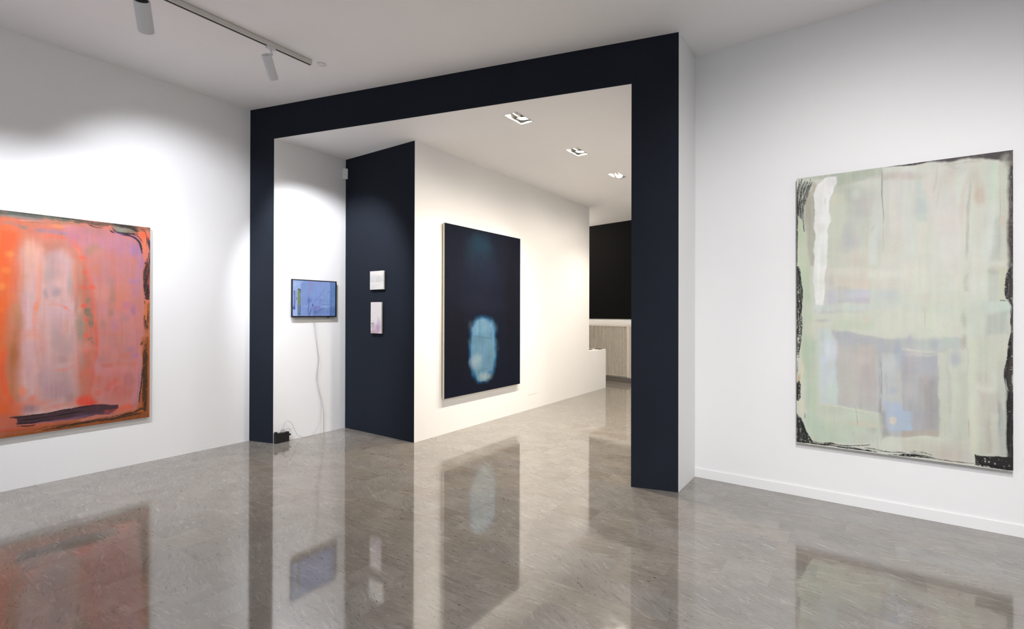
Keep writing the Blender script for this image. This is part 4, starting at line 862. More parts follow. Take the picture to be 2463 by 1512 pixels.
PAINT['navy'] = [
 ('P',[(-0.447,-0.089),(2.025,-0.515),(2.036,2.541),(-0.438,2.125)],(20,25,40),1,0.02,0,0),
 ('B',(0.648,0.287),(0.252,0.257),(26,44,62),0.9,1),
 ('B',(0.647,0.168),(0.167,0.102),(26,56,76),0.6,1),
 ('B',(0.731,0.539),(0.348,0.207),(26,32,50),0.7,1),
 ('B',(1.298,0.725),(0.13,0.78),(22,22,32),0.9,1),
 ('B',(0.287,0.844),(0.309,0.326),(22,28,46),0.6,1),
 ('B',(0.216,1.249),(0.198,0.484),(22,23,34),0.8,1),
 ('B',(1.139,0.367),(0.126,0.546),(22,26,40),0.6,1),
 ('B',(0.732,0.919),(0.44,0.104),(26,30,46),0.7,1),
 ('P',[(0.466,1.257),(0.53,1.115),(0.664,1.066),(0.903,1.093),(0.977,1.201),(0.987,1.63),(0.935,1.803),(0.792,1.902),(0.6,1.897),(0.494,1.81),(0.436,1.621),(0.435,1.422)],(18,62,100),0.95,0.035,0,0),
 ('P',[(0.471,1.257),(0.53,1.132),(0.664,1.083),(0.874,1.114),(0.962,1.218),(0.969,1.61),(0.906,1.782),(0.778,1.874),(0.6,1.875),(0.507,1.786),(0.454,1.623),(0.451,1.423)],(34,98,140),0.9,0.02,0,0),
 ('P',[(0.497,1.224),(0.57,1.128),(0.733,1.118),(0.889,1.164),(0.939,1.271),(0.94,1.608),(0.891,1.746),(0.791,1.789),(0.736,1.887),(0.599,1.863),(0.533,1.747),(0.472,1.607),(0.477,1.39)],(92,136,164),0.92,0.014,0.06,0),
 ('B',(0.706,1.195),(0.198,0.086),(106,146,172),0.7,1),
 ('B',(0.652,1.365),(0.195,0.051),(84,120,138),0.7,1),
 ('B',(0.79,1.458),(0.173,0.104),(94,136,162),0.6,1),
 ('B',(0.572,1.632),(0.108,0.085),(138,164,178),0.8,1),
 ('B',(0.735,1.697),(0.17,0.069),(100,136,162),0.6,1),
 ('B',(0.736,1.827),(0.112,0.045),(142,168,170),0.8,1),
 ('B',(0.847,1.601),(0.075,0.141),(88,128,152),0.6,1),
 ('S',[(0.479,1.307),(0.933,1.359)],0.022,(70,104,126),0.5,0.3,0.3),
 ('S',[(0.573,1.852),(0.653,1.741),(0.848,1.742)],0.014,(60,96,116),0.5,0.4,0.3),
 ('S',[(0.479,1.257),(0.461,1.423)],0.013,(16,70,110),0.8,0.2,0.3),
 ('S',[(0.543,1.082),(0.733,1.066),(0.903,1.114)],0.024,(14,58,90),0.6,0.2,0.8),
]
PAINT['screen'] = [
 ('P',[(-0.067,-0.055),(0.671,-0.102),(0.675,0.549),(-0.065,0.53)],(128,156,216),1,0.01,0,0),
 ('P',[(0.002,0.003),(0.131,0.004),(0.099,0.054),(0.099,0.395),(0.002,0.394)],(158,186,240),0.9,0.01,0,0),
 ('B',(0.037,0.041),(0.038,0.031),(170,196,246),0.8,1),
 ('P',[(0.468,0.003),(0.554,0.003),(0.554,0.399),(0.466,0.398)],(84,124,186),0.9,0.006,0,0),
 ('P',[(0.482,0.003),(0.525,0),(0.526,0.399),(0.482,0.398)],(74,112,172),0.6,0.01,0,0),
 ('P',[(0.469,0.288),(0.556,0.287),(0.554,0.399),(0.466,0.398)],(56,92,150),0.7,0.03,0,0),
 ('P',[(0.11,0.188),(0.323,0.183),(0.324,0.396),(0.111,0.395)],(116,144,206),0.6,0.05,0,0),
 ('P',[(0.242,0.298),(0.469,0.296),(0.469,0.398),(0.243,0.397)],(84,112,176),0.75,0.04,0.2,0),
 ('P',[(0.323,0.207),(0.468,0.204),(0.469,0.279),(0.324,0.281)],(110,138,198),0.6,0.03,0,0),
 ('P',[(0.337,0.281),(0.469,0.279),(0.469,0.294),(0.337,0.295)],(138,168,222),0.8,0.01,0,0),
 ('P',[(0.058,0.276),(0.189,0.274),(0.189,0.295),(0.058,0.296)],(136,166,222),0.5,0.01,0,0),
 ('P',[(0.2,0.005),(0.248,0.002),(0.232,0.1),(0.228,0.153),(0.206,0.145),(0.199,0.089)],(150,140,204),0.8,0.01,0,0),
 ('B',(0.286,0.017),(0.041,0.016),(150,146,212),0.6,1),
 ('B',(0.292,0.298),(0.045,0.02),(116,110,182),0.7,1),
 ('B',(0.206,0.218),(0.022,0.024),(90,96,166),0.6,1),
 ('P',[(0.014,0.118),(0.034,0.117),(0.036,0.316),(0.014,0.316)],(100,106,188),0.95,0.003,0,0),
 ('P',[(0.002,0.285),(0.034,0.284),(0.034,0.322),(0.002,0.322)],(70,78,150),0.8,0.006,0,0),
 ('S',[(0.014,0.316),(0.032,0.319)],0.007,(26,34,80),0.9,0.1,0.3),
 ('P',[(0.064,0.095),(0.097,0.101),(0.099,0.395),(0.06,0.394),(0.061,0.213)],(104,130,160),0.95,0.003,0,0),
 ('P',[(0.064,0.099),(0.095,0.105),(0.095,0.272),(0.062,0.272)],(122,146,90),0.95,0.006,0.2,0),
 ('P',[(0.054,0.111),(0.061,0.111),(0.058,0.237),(0.046,0.229),(0.045,0.143)],(140,160,120),0.8,0.006,0,0),
 ('S',[(0.064,0.101),(0.078,0.095),(0.097,0.103)],0.006,(18,26,40),0.95,0.1,0.3),
 ('S',[(0.093,0.105),(0.091,0.125)],0.006,(16,24,36),0.8,0.2,0.3),
 ('S',[(0.091,0.272),(0.094,0.395)],0.005,(30,50,110),0.9,0.1,0.3),
 ('S',[(0.062,0.367),(0.095,0.367)],0.005,(40,56,120),0.9,0.1,0.3),
 ('S',[(0.048,0.19),(0.05,0.213)],0.006,(20,28,30),0.8,0.4,0.3),
 ('S',[(0.188,0.158),(0.183,0.21),(0.193,0.25),(0.198,0.395)],0.005,(44,60,130),0.8,0.3,0.5),
 ('S',[(0.2,0.097),(0.196,0.186),(0.206,0.226)],0.003,(56,70,140),0.8,0.3,0.5),
 ('S',[(0.397,0.073),(0.351,0.141),(0.314,0.187),(0.278,0.212),(0.276,0.249)],0.004,(50,70,130),0.8,0.3,0.5),
 ('S',[(0.228,0.314),(0.216,0.351),(0.208,0.395)],0.006,(20,34,80),0.8,0.3,0.5),
 ('S',[(0.246,0.256),(0.247,0.286)],0.007,(8,12,30),0.8,0.3,0.5),
 ('S',[(0.351,0.155),(0.388,0.152)],0.003,(50,70,120),0.8,0.3,0.5),
 ('S',[(0.131,0.028),(0.101,0.053)],0.004,(60,80,140),0.8,0.3,0.5),
 ('S',[(0.162,0.023),(0.118,0.1),(0.11,0.14)],0.004,(90,116,180),0.8,0.3,0.5),
 ('S',[(0.251,0.363),(0.268,0.347),(0.306,0.351)],0.005,(24,36,80),0.8,0.3,0.5),
 ('S',[(0.306,0.342),(0.351,0.326),(0.417,0.309)],0.004,(40,56,110),0.8,0.3,0.5),
 ('S',[(0.347,0.277),(0.407,0.263),(0.469,0.275)],0.005,(46,62,120),0.8,0.3,0.5),
 ('S',[(0.323,0.207),(0.369,0.212),(0.44,0.211)],0.005,(70,90,150),0.8,0.3,0.5),
 ('S',[(0.397,0.177),(0.416,0.184)],0.006,(50,66,130),0.8,0.3,0.5),
 ('S',[(0.446,0.117),(0.456,0.119)],0.007,(24,40,90),0.8,0.3,0.5),
 ('S',[(0.179,0.242),(0.215,0.238)],0.004,(56,70,140),0.8,0.3,0.5),
 ('S',[(0.183,0.291),(0.189,0.395)],0.009,(84,106,176),0.8,0.3,0.5),
 ('S',[(0.397,0.33),(0.389,0.371)],0.005,(60,84,150),0.8,0.3,0.5),
 ('S',[(0.411,0.056),(0.397,0.073)],0.003,(70,96,160),0.8,0.3,0.5),
 ('S',[(0.478,0.225),(0.492,0.212)],0.004,(40,66,120),0.8,0.3,0.5),
 ('S',[(0.361,0.303),(0.368,0.305)],0.006,(20,30,70),0.8,0.3,0.5),
 ('P',[(-0.002,0),(0.558,-0.031),(0.558,-0.02),(-0.002,0.009)],(170,196,250),0.5,0.004,0,0),
]

# ------------------------------------------------------------------ painted surfaces: brush marks laid on a fine grid as paint colour
def lin(c):
    c = np.asarray(c, float) / 255.0
    return np.where(c <= .04045, c / 12.92, ((c + .055) / 1.055) ** 2.4)
class Paint:
    """x to the right, y downwards, metres"""
    def __init__(s, w, h, step, seed, warp=.012):
        s.nx = int(w / step) + 1; s.ny = int(h / step) + 1; s.w, s.h = w, h
        s.rs = np.random.RandomState(seed)
        x = np.linspace(0, w, s.nx); y = np.linspace(0, h, s.ny)
        s.X, s.Y = np.meshgrid(x, y)
        s.X = s.X.astype(np.float32); s.Y = s.Y.astype(np.float32)
        s.c = np.zeros((s.ny, s.nx, 3), np.float32)
        s.wx = s.X + warp * ((s.fbm(s.X, s.Y, 9, 3) - .5) * 2.4 + .35 * (s.fbm(s.X, s.Y, 55, 2) - .5)); s.wy = s.Y + warp * ((s.fbm(s.X, s.Y, 9, 3) - .5) * 2.4 + .35 * (s.fbm(s.X, s.Y, 55, 2) - .5))
        # brushwork: long thin vertical drags, some horizontal ones, scrubbed patches and canvas grain
        bw = .34 * s.noise(s.X * 70, s.Y * 5, 1.) + .20 * s.noise(s.X * 22, s.Y * 2.5, 1.) + .06 * s.noise(s.X * 6, s.Y * 60, 1.) + .34 * s.fbm(s.X, s.Y, 11, 4) + .10 * s.noise(s.X, s.Y, 210)
        s.tex = np.clip((bw - bw.mean()) / (bw.std() * 2.2) * .5 + .5, 0, 1)
    def noise(s, x, y, f):
        n = 128; g = s.rs.rand(n, n).astype(np.float32)
        x = x * f + 40; y = y * f + 40
        xi = np.floor(x).astype(int); yi = np.floor(y).astype(int); fx = x - xi; fy = y - yi
        fx = fx * fx * (3 - 2 * fx); fy = fy * fy * (3 - 2 * fy)
        a = g[yi % n, xi % n]; b = g[yi % n, (xi + 1) % n]; c = g[(yi + 1) % n, xi % n]; d = g[(yi + 1) % n, (xi + 1) % n]
        return (a * (1 - fx) + b * fx) * (1 - fy) + (c * (1 - fx) + d * fx) * fy
    def fbm(s, x, y, f, o=3):
        r = 0; a = .5; t = 0
        for i in range(o): r = r + a * s.noise(x, y, f * 2 ** i); t += a; a *= .55
        return r / t
    def put(s, sl, mask, col):
        c = lin(col).astype(np.float32); dark = min(max((sum(col) / 3 - 45) / 60, 0), 1)
        t = s.tex[sl]; m = np.clip(mask, 0, 1); m = np.clip(m * 1.18 * (1 - .42 * dark * (1 - t)) - .06 * (1 - t), 0, 1)[..., None]
        s.c[sl] = s.c[sl] * (1 - m) + c * m
    def window(s, x0, x1, y0, y1):
        sx = s.w / (s.nx - 1); sy = s.h / (s.ny - 1)
        i0 = max(int(x0 / sx), 0); i1 = min(int(x1 / sx) + 2, s.nx); j0 = max(int(y0 / sy), 0); j1 = min(int(y1 / sy) + 2, s.ny)
        if i1 <= i0 or j1 <= j0: return None
        return (slice(j0, j1), slice(i0, i1))
    def grain(s, x, y, dry):
        n = .45 * s.noise(x, y, 110) + .30 * s.noise(x, y, 230) + .25 * s.noise(x * 160, y * 22, 1.0)
        return np.clip((n - .04 - dry * .66) / .22, 0, 1)
    def streaks(s, x, y, dry, ang):
        u = x * math.cos(ang) + y * math.sin(ang); v = -x * math.sin(ang) + y * math.cos(ang)
        n = .6 * s.noise(u * 6, v * 90, 1.0) + .4 * s.noise(u * 30, v * 240, 1.0)
        return np.clip((n - dry * .95 + .12) / .22, 0, 1) if dry else 1.0
    def run(s, ops):
        if ops and not s.c.any(): s.c[:] = lin(ops[0][2] if ops[0][0] == 'P' else (128, 128, 128))
        for o in ops:
            if o[0] == 'B':
                _, (cx, cy), (rx, ry), col, a, soft = o
                sl = s.window(cx - 2.2 * rx, cx + 2.2 * rx, cy - 2.2 * ry, cy + 2.2 * ry)
                if sl is None: continue
                d = ((s.wx[sl] - cx) / max(rx, .002)) ** 2 + ((s.wy[sl] - cy) / max(ry, .002)) ** 2
                mk = np.exp(-d ** 1.5 * .75) if soft >= 1 else np.clip((1.05 - np.sqrt(d)) / soft, 0, 1)
                s.put(sl, a * mk, col)
            elif o[0] == 'P':
                _, pts, col, a, soft, dry, ang = o
                xs = [p[0] for p in pts]; ys = [p[1] for p in pts]; mg = soft * 1.5 + .03
                sl = s.window(min(xs) - mg, max(xs) + mg, min(ys) - mg, max(ys) + mg)
                if sl is None: continue
                x, y = s.wx[sl], s.wy[sl]; dist = np.full(x.shape, 9., np.float32); ins = np.zeros(x.shape, bool); n = len(pts)
                for i in range(n):
                    (ax, ay), (bx, by) = pts[i], pts[(i + 1) % n]
                    ex, ey = bx - ax, by - ay; L = ex * ex + ey * ey + 1e-9
                    t = np.clip(((x - ax) * ex + (y - ay) * ey) / L, 0, 1)
                    dist = np.minimum(dist, np.hypot(x - ax - t * ex, y - ay - t * ey))
                    if abs(by - ay) > 1e-9:
                        cr = ((ay > y) != (by > y)) & (x < ex * (y - ay) / (by - ay) + ax); ins ^= cr
                sd = np.where(ins, dist, -dist); mk = np.clip(sd / (2 * soft) + .5, 0, 1); mk = mk * mk * (3 - 2 * mk)
                s.put(sl, a * mk * (s.grain(x, y, dry) if sum(col) < 250 and dry else s.streaks(x, y, dry, ang)), col)
            else:
                _, pts, w, col, a, dry, soft = o
                xs = [p[0] for p in pts]; ys = [p[1] for p in pts]; mg = w * 1.2 + .02
                sl = s.window(min(xs) - mg, max(xs) + mg, min(ys) - mg, max(ys) + mg)
                if sl is None: continue
                P = [np.array(p) for p in pts]; Q = []
                for i in range(len(P) - 1):
                    p0 = P[max(i - 1, 0)]; p1 = P[i]; p2 = P[i + 1]; p3 = P[min(i + 2, len(P) - 1)]
                    for k in range(4):
                        t = k / 4; Q.append(.5 * (2 * p1 + (p2 - p0) * t + (2 * p0 - 5 * p1 + 4 * p2 - p3) * t * t + (3 * p1 - p0 - 3 * p2 + p3) * t ** 3))
                Q.append(P[-1]); k = .35
                x = s.X[sl] * (1 - k) + s.wx[sl] * k; y = s.Y[sl] * (1 - k) + s.wy[sl] * k
                dist = np.full(x.shape, 9., np.float32); along = np.zeros(x.shape, np.float32); side = np.zeros(x.shape, np.float32); run = 0.
                for q0, q1 in zip(Q[:-1], Q[1:]):
                    e = q1 - q0; L = float(np.hypot(*e)) + 1e-9
                    t = np.clip(((x - q0[0]) * e[0] + (y - q0[1]) * e[1]) / (L * L), 0, 1)
                    dx = x - q0[0] - t * e[0]; dy = y - q0[1] - t * e[1]; dd = np.hypot(dx, dy); b = dd < dist
                    dist = np.where(b, dd, dist); along = np.where(b, run + t * L, along); side = np.where(b, (e[0] * dy - e[1] * dx) / L, side); run += L
                lum = sum(col) / 3; tt = along / max(run, 1e-6); end = np.clip(np.minimum(tt, 1 - tt) / .16, 0, 1)
                wide = lum > 70
                hw = w / 2 * (1.0 if wide else 1.35 * (.45 + .55 * end)); sf = max((min(soft * 1.7, 1.1) if wide else soft) * w / 2, .0025)
                hw = hw * (1 + .25 * (s.tex[sl] - .5))
                mk = np.clip((hw - dist) / sf + .5, 0, 1); mk = mk * mk * (3 - 2 * mk)
                if dry:
                    n = .62 * s.noise(along * 7, side * 240, 1.0) + .38 * s.noise(along * 26, side * 420, 1.0)
                    mk = mk * np.clip((n - dry * .9 + .1) / .25, 0, 1)
                if not wide: mk = mk * (.35 + .65 * s.grain(x, y, .22 + .3 * dry))
                if wide: mk = mk * (.25 + .75 * end) * .85
                s.put(sl, a * mk, col)
        return s
    def weave(s, amt, clouds=.06, sat=.9):
        f = 1 + clouds * (s.fbm(s.X, s.Y, 5, 4) - .5) * 2 + amt * (s.noise(s.X, s.Y * 1.0, 300) - .5) * 2
        s.c *= f[..., None]
        mot = .7 * (s.fbm(s.X, s.Y, 12, 5) - .5) + .35 * (s.noise(s.X * 55, s.Y * 7, 1.) - .5) + .07 * (s.noise(s.X * 9, s.Y * 60, 1.) - .5)
        s.c *= (1 + .22 * clouds / .05 * mot)[..., None]
        for k in range(3):      # pigment breaking up along the drags
            s.c[..., k] *= 1 + .03 * (s.noise(s.X * 40, s.Y * 4, 1.) - .5) * 2 + .03 * (s.fbm(s.X, s.Y, 7, 3) - .5) * 2
        l = s.c.mean(-1, keepdims=True); s.c = s.c * sat + l * (1 - sat)
        return s
def paint_mesh(name, P, origin, ux, mat, gain=1.0):
    """origin: upper left corner (world), ux: unit vector to the right"""
    o = Vector(origin); ux = Vector(ux); nx, ny = P.nx, P.ny
    X = P.X.ravel(); Y = P.Y.ravel()
    co = np.empty((nx * ny, 3), np.float32)
    for k in range(3): co[:, k] = o[k] + ux[k] * X - (Y if k == 2 else 0)
    i = np.arange(nx * ny).reshape(ny, nx)
    f = np.stack([i[:-1, :-1], i[1:, :-1], i[1:, 1:], i[:-1, 1:]], -1).reshape(-1, 4)
    me = bpy.data.meshes.new(name); me.vertices.add(len(co)); me.vertices.foreach_set('co', co.ravel())
    me.loops.add(f.size); me.loops.foreach_set('vertex_index', f.ravel().astype(np.int32))
    me.polygons.add(len(f)); me.polygons.foreach_set('loop_start', (np.arange(len(f)) * 4).astype(np.int32))
    try: me.polygons.foreach_set('loop_total', np.full(len(f), 4, np.int32))
    except Exception: pass
    me.update(calc_edges=True); me.validate()
    ca = me.color_attributes.new('paint', 'FLOAT_COLOR', 'POINT')
    rgba = np.ones((nx * ny, 4), np.float32); rgba[:, :3] = np.clip(P.c.reshape(-1, 3) * gain, 0, .95)
    ca.data.foreach_set('color', rgba.ravel()); me.materials.append(mat)
    ob = bpy.data.objects.new(name, me); COL.objects.link(ob); return ob
def paint_material(name, rough=0.55, emit=0.0, weave=0.25, ior=1.4):
    m = principled(name, (0.5, 0.5, 0.5), rough, ior=ior); g = N(m)
    at = g.new('ShaderNodeAttribute', attribute_name='paint').outputs['Color']
    if emit:
        g.b.inputs['Base Color'].default_value = (0.01, 0.01, 0.012, 1)
        g.link(at, g.b.inputs['Emission Color']); g.b.inputs['Emission Strength'].default_value = emit
    else:
        g.link(at, g.b.inputs['Base Color'])
        pos = g.new('ShaderNodeNewGeometry').outputs['Position']
        g.bump(g.noise(pos, 420.0, 2), weave, 0.0012)
    return m
MAT['oil'] = paint_material('oil_paint_on_canvas')
MAT['oil_dark'] = paint_material('matt_dark_paint_on_linen', 0.75)
MAT['oil_dark'].node_tree.nodes['Principled BSDF'].inputs['Specular IOR Level'].default_value = 0.08
MAT['video'] = paint_material('lit_monitor_picture', 0.25, emit=0.95)

def canvas_painting(name, label, P, origin, ux, nrm, depth, mat, edge_mat, gain, side_cols=None, group=None):
    """stretched canvas: painted front, turned-over edges, four stretcher bars behind"""
    o = Vector(origin); ux = Vector(ux); nrm = Vector(nrm); w, h = P.w, P.h
    foot = o + ux * (w / 2) - Vector((0, 0, h)) - nrm * depth
    root = empty(name, foot, label, 'painting', group)
    fr = paint_mesh('painted_canvas', P, o, ux, mat, gain); fr.data.transform(Matrix.Translation(-foot)); fr.parent = root
    def bar(x0, x1, z0, z1, d0, d1):
        vs = []
        for zz in (z0, z1):
            for d in (d0, d1):
                for xx in (x0, x1): vs.append(o + ux * xx - nrm * d + Vector((0, 0, -zz)))
        return MB().add(vs, [(0, 2, 3, 1), (4, 5, 7, 6), (0, 1, 5, 4), (2, 6, 7, 3), (0, 4, 6, 2), (1, 3, 7, 5)])
    t = .0025; e = .0006
    for args in ((0, t, 0, h), (w - t, w, 0, h), (t, w - t, 0, t), (t, w - t, h - t, h)):
        bar(*args, e, depth - min(.016, depth * .42)).build('canvas_edge', edge_mat, root)
    b = min(.045, w * .2)
    for args in ((t, b, t, h - t), (w - b, w - t, t, h - t), (b, w - b, t, b), (b, w - b, h - b, h - t)):
        bar(*args, .004, depth - min(.014, depth * .4)).build('stretcher_bar', MAT['wood'], root)
    return root
XH, YH = (1, 0, 0), (0, 1, 0)

# orange painting, left wall
P = Paint(1.50, 1.762, .0030, 3).run(PAINT['orange']).weave(.03, .045, .94)
MAT['edge_orange'] = plaster('orange_brown_canvas_edge', (0.30, 0.12, 0.035), 0.7, 0.3)
canvas_painting('painting', 'large orange and pink abstract painting with dark purple sweep on white wall', P, (XL + .028, .336, 2.181), YH, (1, 0, 0), .028, MAT['oil'], MAT['edge_orange'], .78)
# green painting, right wall
P = Paint(1.180, 2.010, .0028, 8).run(PAINT['green']).weave(.03, .03, .72)
MAT['edge_green'] = plaster('charcoal_marked_canvas_edge', (0.10, 0.095, 0.09), 0.7, 0.4)
canvas_painting('painting', 'tall pale green abstract painting edged in charcoal black on white wall', P, (-.422, YF - .040, 2.423), XH, (0, -1, 0), .040, MAT['oil'], MAT['edge_green'], .96)
# navy painting, passage wall
P = Paint(1.526, 2.008, .0042, 21, .02).run(PAINT['navy']).weave(.12, .05)
canvas_painting('painting', 'tall blue-black painting with a glowing pale blue oblong in passage', P, (X2 + .045, 4.178, 2.420), YH, (1, 0, 0), .045, MAT['oil_dark'], MAT['linen'], .80)
# two small pale panels on the dark niche wall
def speck(P, n, seed, y0, y1, cols, x0=0, x1=1, size=(.0015, .004)):
    r = np.random.RandomState(seed)
    ops = []
    for i in range(n):
        c = cols[r.randint(len(cols))]; x = (x0 + (x1 - x0) * r.rand()) * P.w; y = (y0 + (y1 - y0) * r.rand()) * P.h; q = size[0] + (size[1] - size[0]) * r.rand() ** 2
        ops.append(('B', (x, y), (q * (1 + r.rand()), q), c, .35 + .5 * r.rand(), 1.))
    return P.run(ops)
P = Paint(.238, .210, .0022, 31, .004)
P.run([('P', [(-1, -1), (1, -1), (1, 1), (-1, 1)], (222, 220, 212), 1, .01, 0, 0), ('P', [(0, .05), (.24, .04), (.24, .125), (0, .12)], (192, 190, 188), .7, .03, .3, 0), ('S', [(.01, .118), (.12, .121), (.23, .119)], .005, (150, 148, 146), .7, .3, .5), ('B', (.17, .03), (.06, .03), (232, 224, 214), .7, 1.), ('B', (.06, .18), (.05, .03), (206, 204, 204), .7, 1.), ('S', [(.02, .07), (.025, .10)], .006, (150, 150, 146), .7, .3, .5)])
speck(P, 60, 4, .25, .55, [(150, 150, 152), (170, 168, 168)]); speck(P, 30, 5, .6, .95, [(160, 160, 164), (176, 176, 176)])
MAT['edge_small'] = plaster('pale_gesso_edge', (0.42, 0.42, 0.36), 0.7, 0.1)
canvas_painting('small_painting', 'small square whitish abstract panel on dark blue wall above taller one', P, (-4.641, Y1 - .030, 1.867), XH, (0, -1, 0), .030, MAT['oil'], MAT['edge_small'], .80, group='small panels on the dark wall')
P = Paint(.186, .355, .0022, 33, .004)
P.run([('P', [(-1, -1), (1, -1), (1, 1), (-1, 1)], (226, 220, 216), 1, .01, 0, 0), ('P', [(0, .26), (.19, .24), (.19, .36), (0, .36)], (196, 170, 178), .85, .05, .15, 1.57), ('B', (.14, .235), (.03, .05), (200, 178, 206), .8, 1.), ('B', (.13, .30), (.035, .05), (182, 150, 184), .8, 1.), ('B', (.04, .345), (.08, .022), (178, 146, 152), .8, 1.), ('B', (.04, .27), (.03, .03), (186, 180, 182), .8, 1.), ('P', [(0, 0), (.19, 0), (.19, .1), (0, .1)], (216, 210, 206), .4, .03, .4, 1.57)])
speck(P, 26, 7, .60, .82, [(60, 50, 56), (90, 84, 90)], .02, .35, (.002, .005)); speck(P, 40, 8, .5, .98, [(96, 80, 92), (130, 110, 124)]); speck(P, 12, 9, .05, .5, [(120, 116, 120)])
canvas_painting('small_painting', 'small upright white panel stained mauve at its foot on dark blue wall', P, (-4.626, Y1 - .030, 1.513), XH, (0, -1, 0), .030, MAT['oil'], MAT['edge_small'], .80, group='small panels on the dark wall')

# ------------------------------------------------------------------ monitor on the niche wall
my0, my1, mz0, mz1, mx = 3.042, 3.611, 1.340, 1.760, XB + .034
mon = empty('monitor', (XB, (my0 + my1) / 2, mz0), 'flat monitor with thin black bezel showing a blue drawing on white wall', 'monitor')
MB().box(XB + .008, mx - .008, my0 + .018, my1 - .018, mz0 + .010, mz1 - .010).build('casing', MAT['plastic_b'], mon, bevel=.003)
bz = .0135
for y0, y1, z0, z1 in ((my0, my0 + bz, mz0, mz1), (my1 - bz, my1, mz0, mz1), (my0 + bz, my1 - bz, mz1 - bz * .8, mz1), (my0 + bz, my1 - bz, mz0, mz0 + bz)):
    MB().box(mx - .010, mx, y0, y1, z0, z1).build('bezel', MAT['plastic_b'], mon)
P = Paint(.540, .394, .0024, 41, .004).run(PAINT['screen']).weave(.05, .05)
sc = paint_mesh('screen', P, (mx - .004, my0 + bz, mz1 - bz * .8), YH, MAT['video'], 1.0)
sc.data.transform(Matrix.Translation(-Vector(mon.location))); sc.parent = mon
MB().box(XB + .014, XB + .030, 3.49, 3.52, mz0 - .006, mz0 + .01).build('sensor_eye', MAT['plastic_b'], mon)
MB().box(XB, XB + .009, 3.21, 3.41, 1.45, 1.65).build('wall_bracket', MAT['plastic_b'], mon)

# power supply standing on the floor in the corner of the portal
ps = empty('power_supply', (XB + .022, 2.94, 0), 'black power supply box on floor at foot of dark portal', 'power supply')
MB().box(XB + .004, XB + .042, 2.862, 3.018, 0, .104).build('casing', MAT['plastic_b'], ps, bevel=.003)
mb = MB().box(XB + .012, XB + .034, 2.862, 2.870, .104, .116).box(XB + .012, XB + .034, 2.862, 2.886, .114, .120).box(XB + .012, XB + .034, 2.880, 2.888, .104, .120)
mb.build('bracket_lug', MAT['plastic_b'], ps)
MB().box(XB + .014, XB + .034, 3.018, 3.042, .058, .076).build('socket', MAT['plastic_b'], ps, bevel=.002)
# the two leads of the monitor
pl = empty('monitor_cable', (XB + .028, 2.965, .104), 'thin grey lead looping from monitor down to black power supply', 'cable')
c1 = [(XB + .020, 3.312, 1.345), (XB + .020, 3.329, 1.177), (XB + .020, 3.373, .898), (XB + .018, 3.354, .665), (XB + .020, 3.378, .51), (XB + .022, 3.409, .381), (XB + .028, 3.406, .173), (XB + .034, 3.372, .082), (XB + .040, 3.280, .012), (XB + .046, 3.191, .010), (XB + .044, 3.111, .050), (XB + .040, 3.061, .160), (XB + .036, 3.033, .200), (XB + .034, 3.000, .224), (XB + .030, 2.968, .196), (XB + .026, 2.957, .138)]
MB().tube(smooth_path(c1), .0021).build('lead', MAT['cable'], pl, smooth=True)
MB().box(XB + .016, XB + .036, 2.945, 2.969, .104, .140).build('plug', MAT['greyplug'], pl, bevel=.003)
c2 = [(XB + .018, 3.322, 1.345), (XB + .016, 3.338, 1.250), (XB + .014, 3.378, .953), (XB + .013, 3.390, .868), (XB + .012, 3.372, .676), (XB + .012, 3.395, .520), (XB + .014, 3.424, .405), (XB + .012, 3.443, .318), (XB + .010, 3.459, .218), (XB + .008, 3.460, .003)]
cb = MB().tube(smooth_path(c2), .0020).build('monitor_cable', MAT['cable'], smooth=True)
tag(cb, 'thin grey lead hanging straight from monitor to floor edge', 'cable')

# small motion sensor in the upper corner of the niche
ms = empty('motion_sensor', (XB + .022, Y1 - .022, 3.003), 'small white corner motion sensor high beside dark wall', 'sensor', rz=math.radians(45))
MB().box(-.030, .030, -.012, .012, 0, .126).build('housing', MAT['plastic_w'], ms, bevel=.006, world=False)
MB().box(-.020, .020, -.0145, -.011, .070, .112).build('lens', MAT['plastic_w'], ms, bevel=.001, world=False)
MB().cyl((0, -.0135, .052), (0, -.0115, .052), .0035, n=12).build('indicator', MAT['plastic_b'], ms, world=False)
MB().box(-.012, .012, .011, .030, .03, .10).build('mount', MAT['plastic_w'], ms, world=False)

# flush access panel low on the passage wall
tag(MB().box(X2, X2 + .0022, 5.975, 6.225, .212, .512).build('access_panel', MAT['white'], bevel=.0006), 'flush white access panel low on passage wall beside blue-black painting', 'panel')

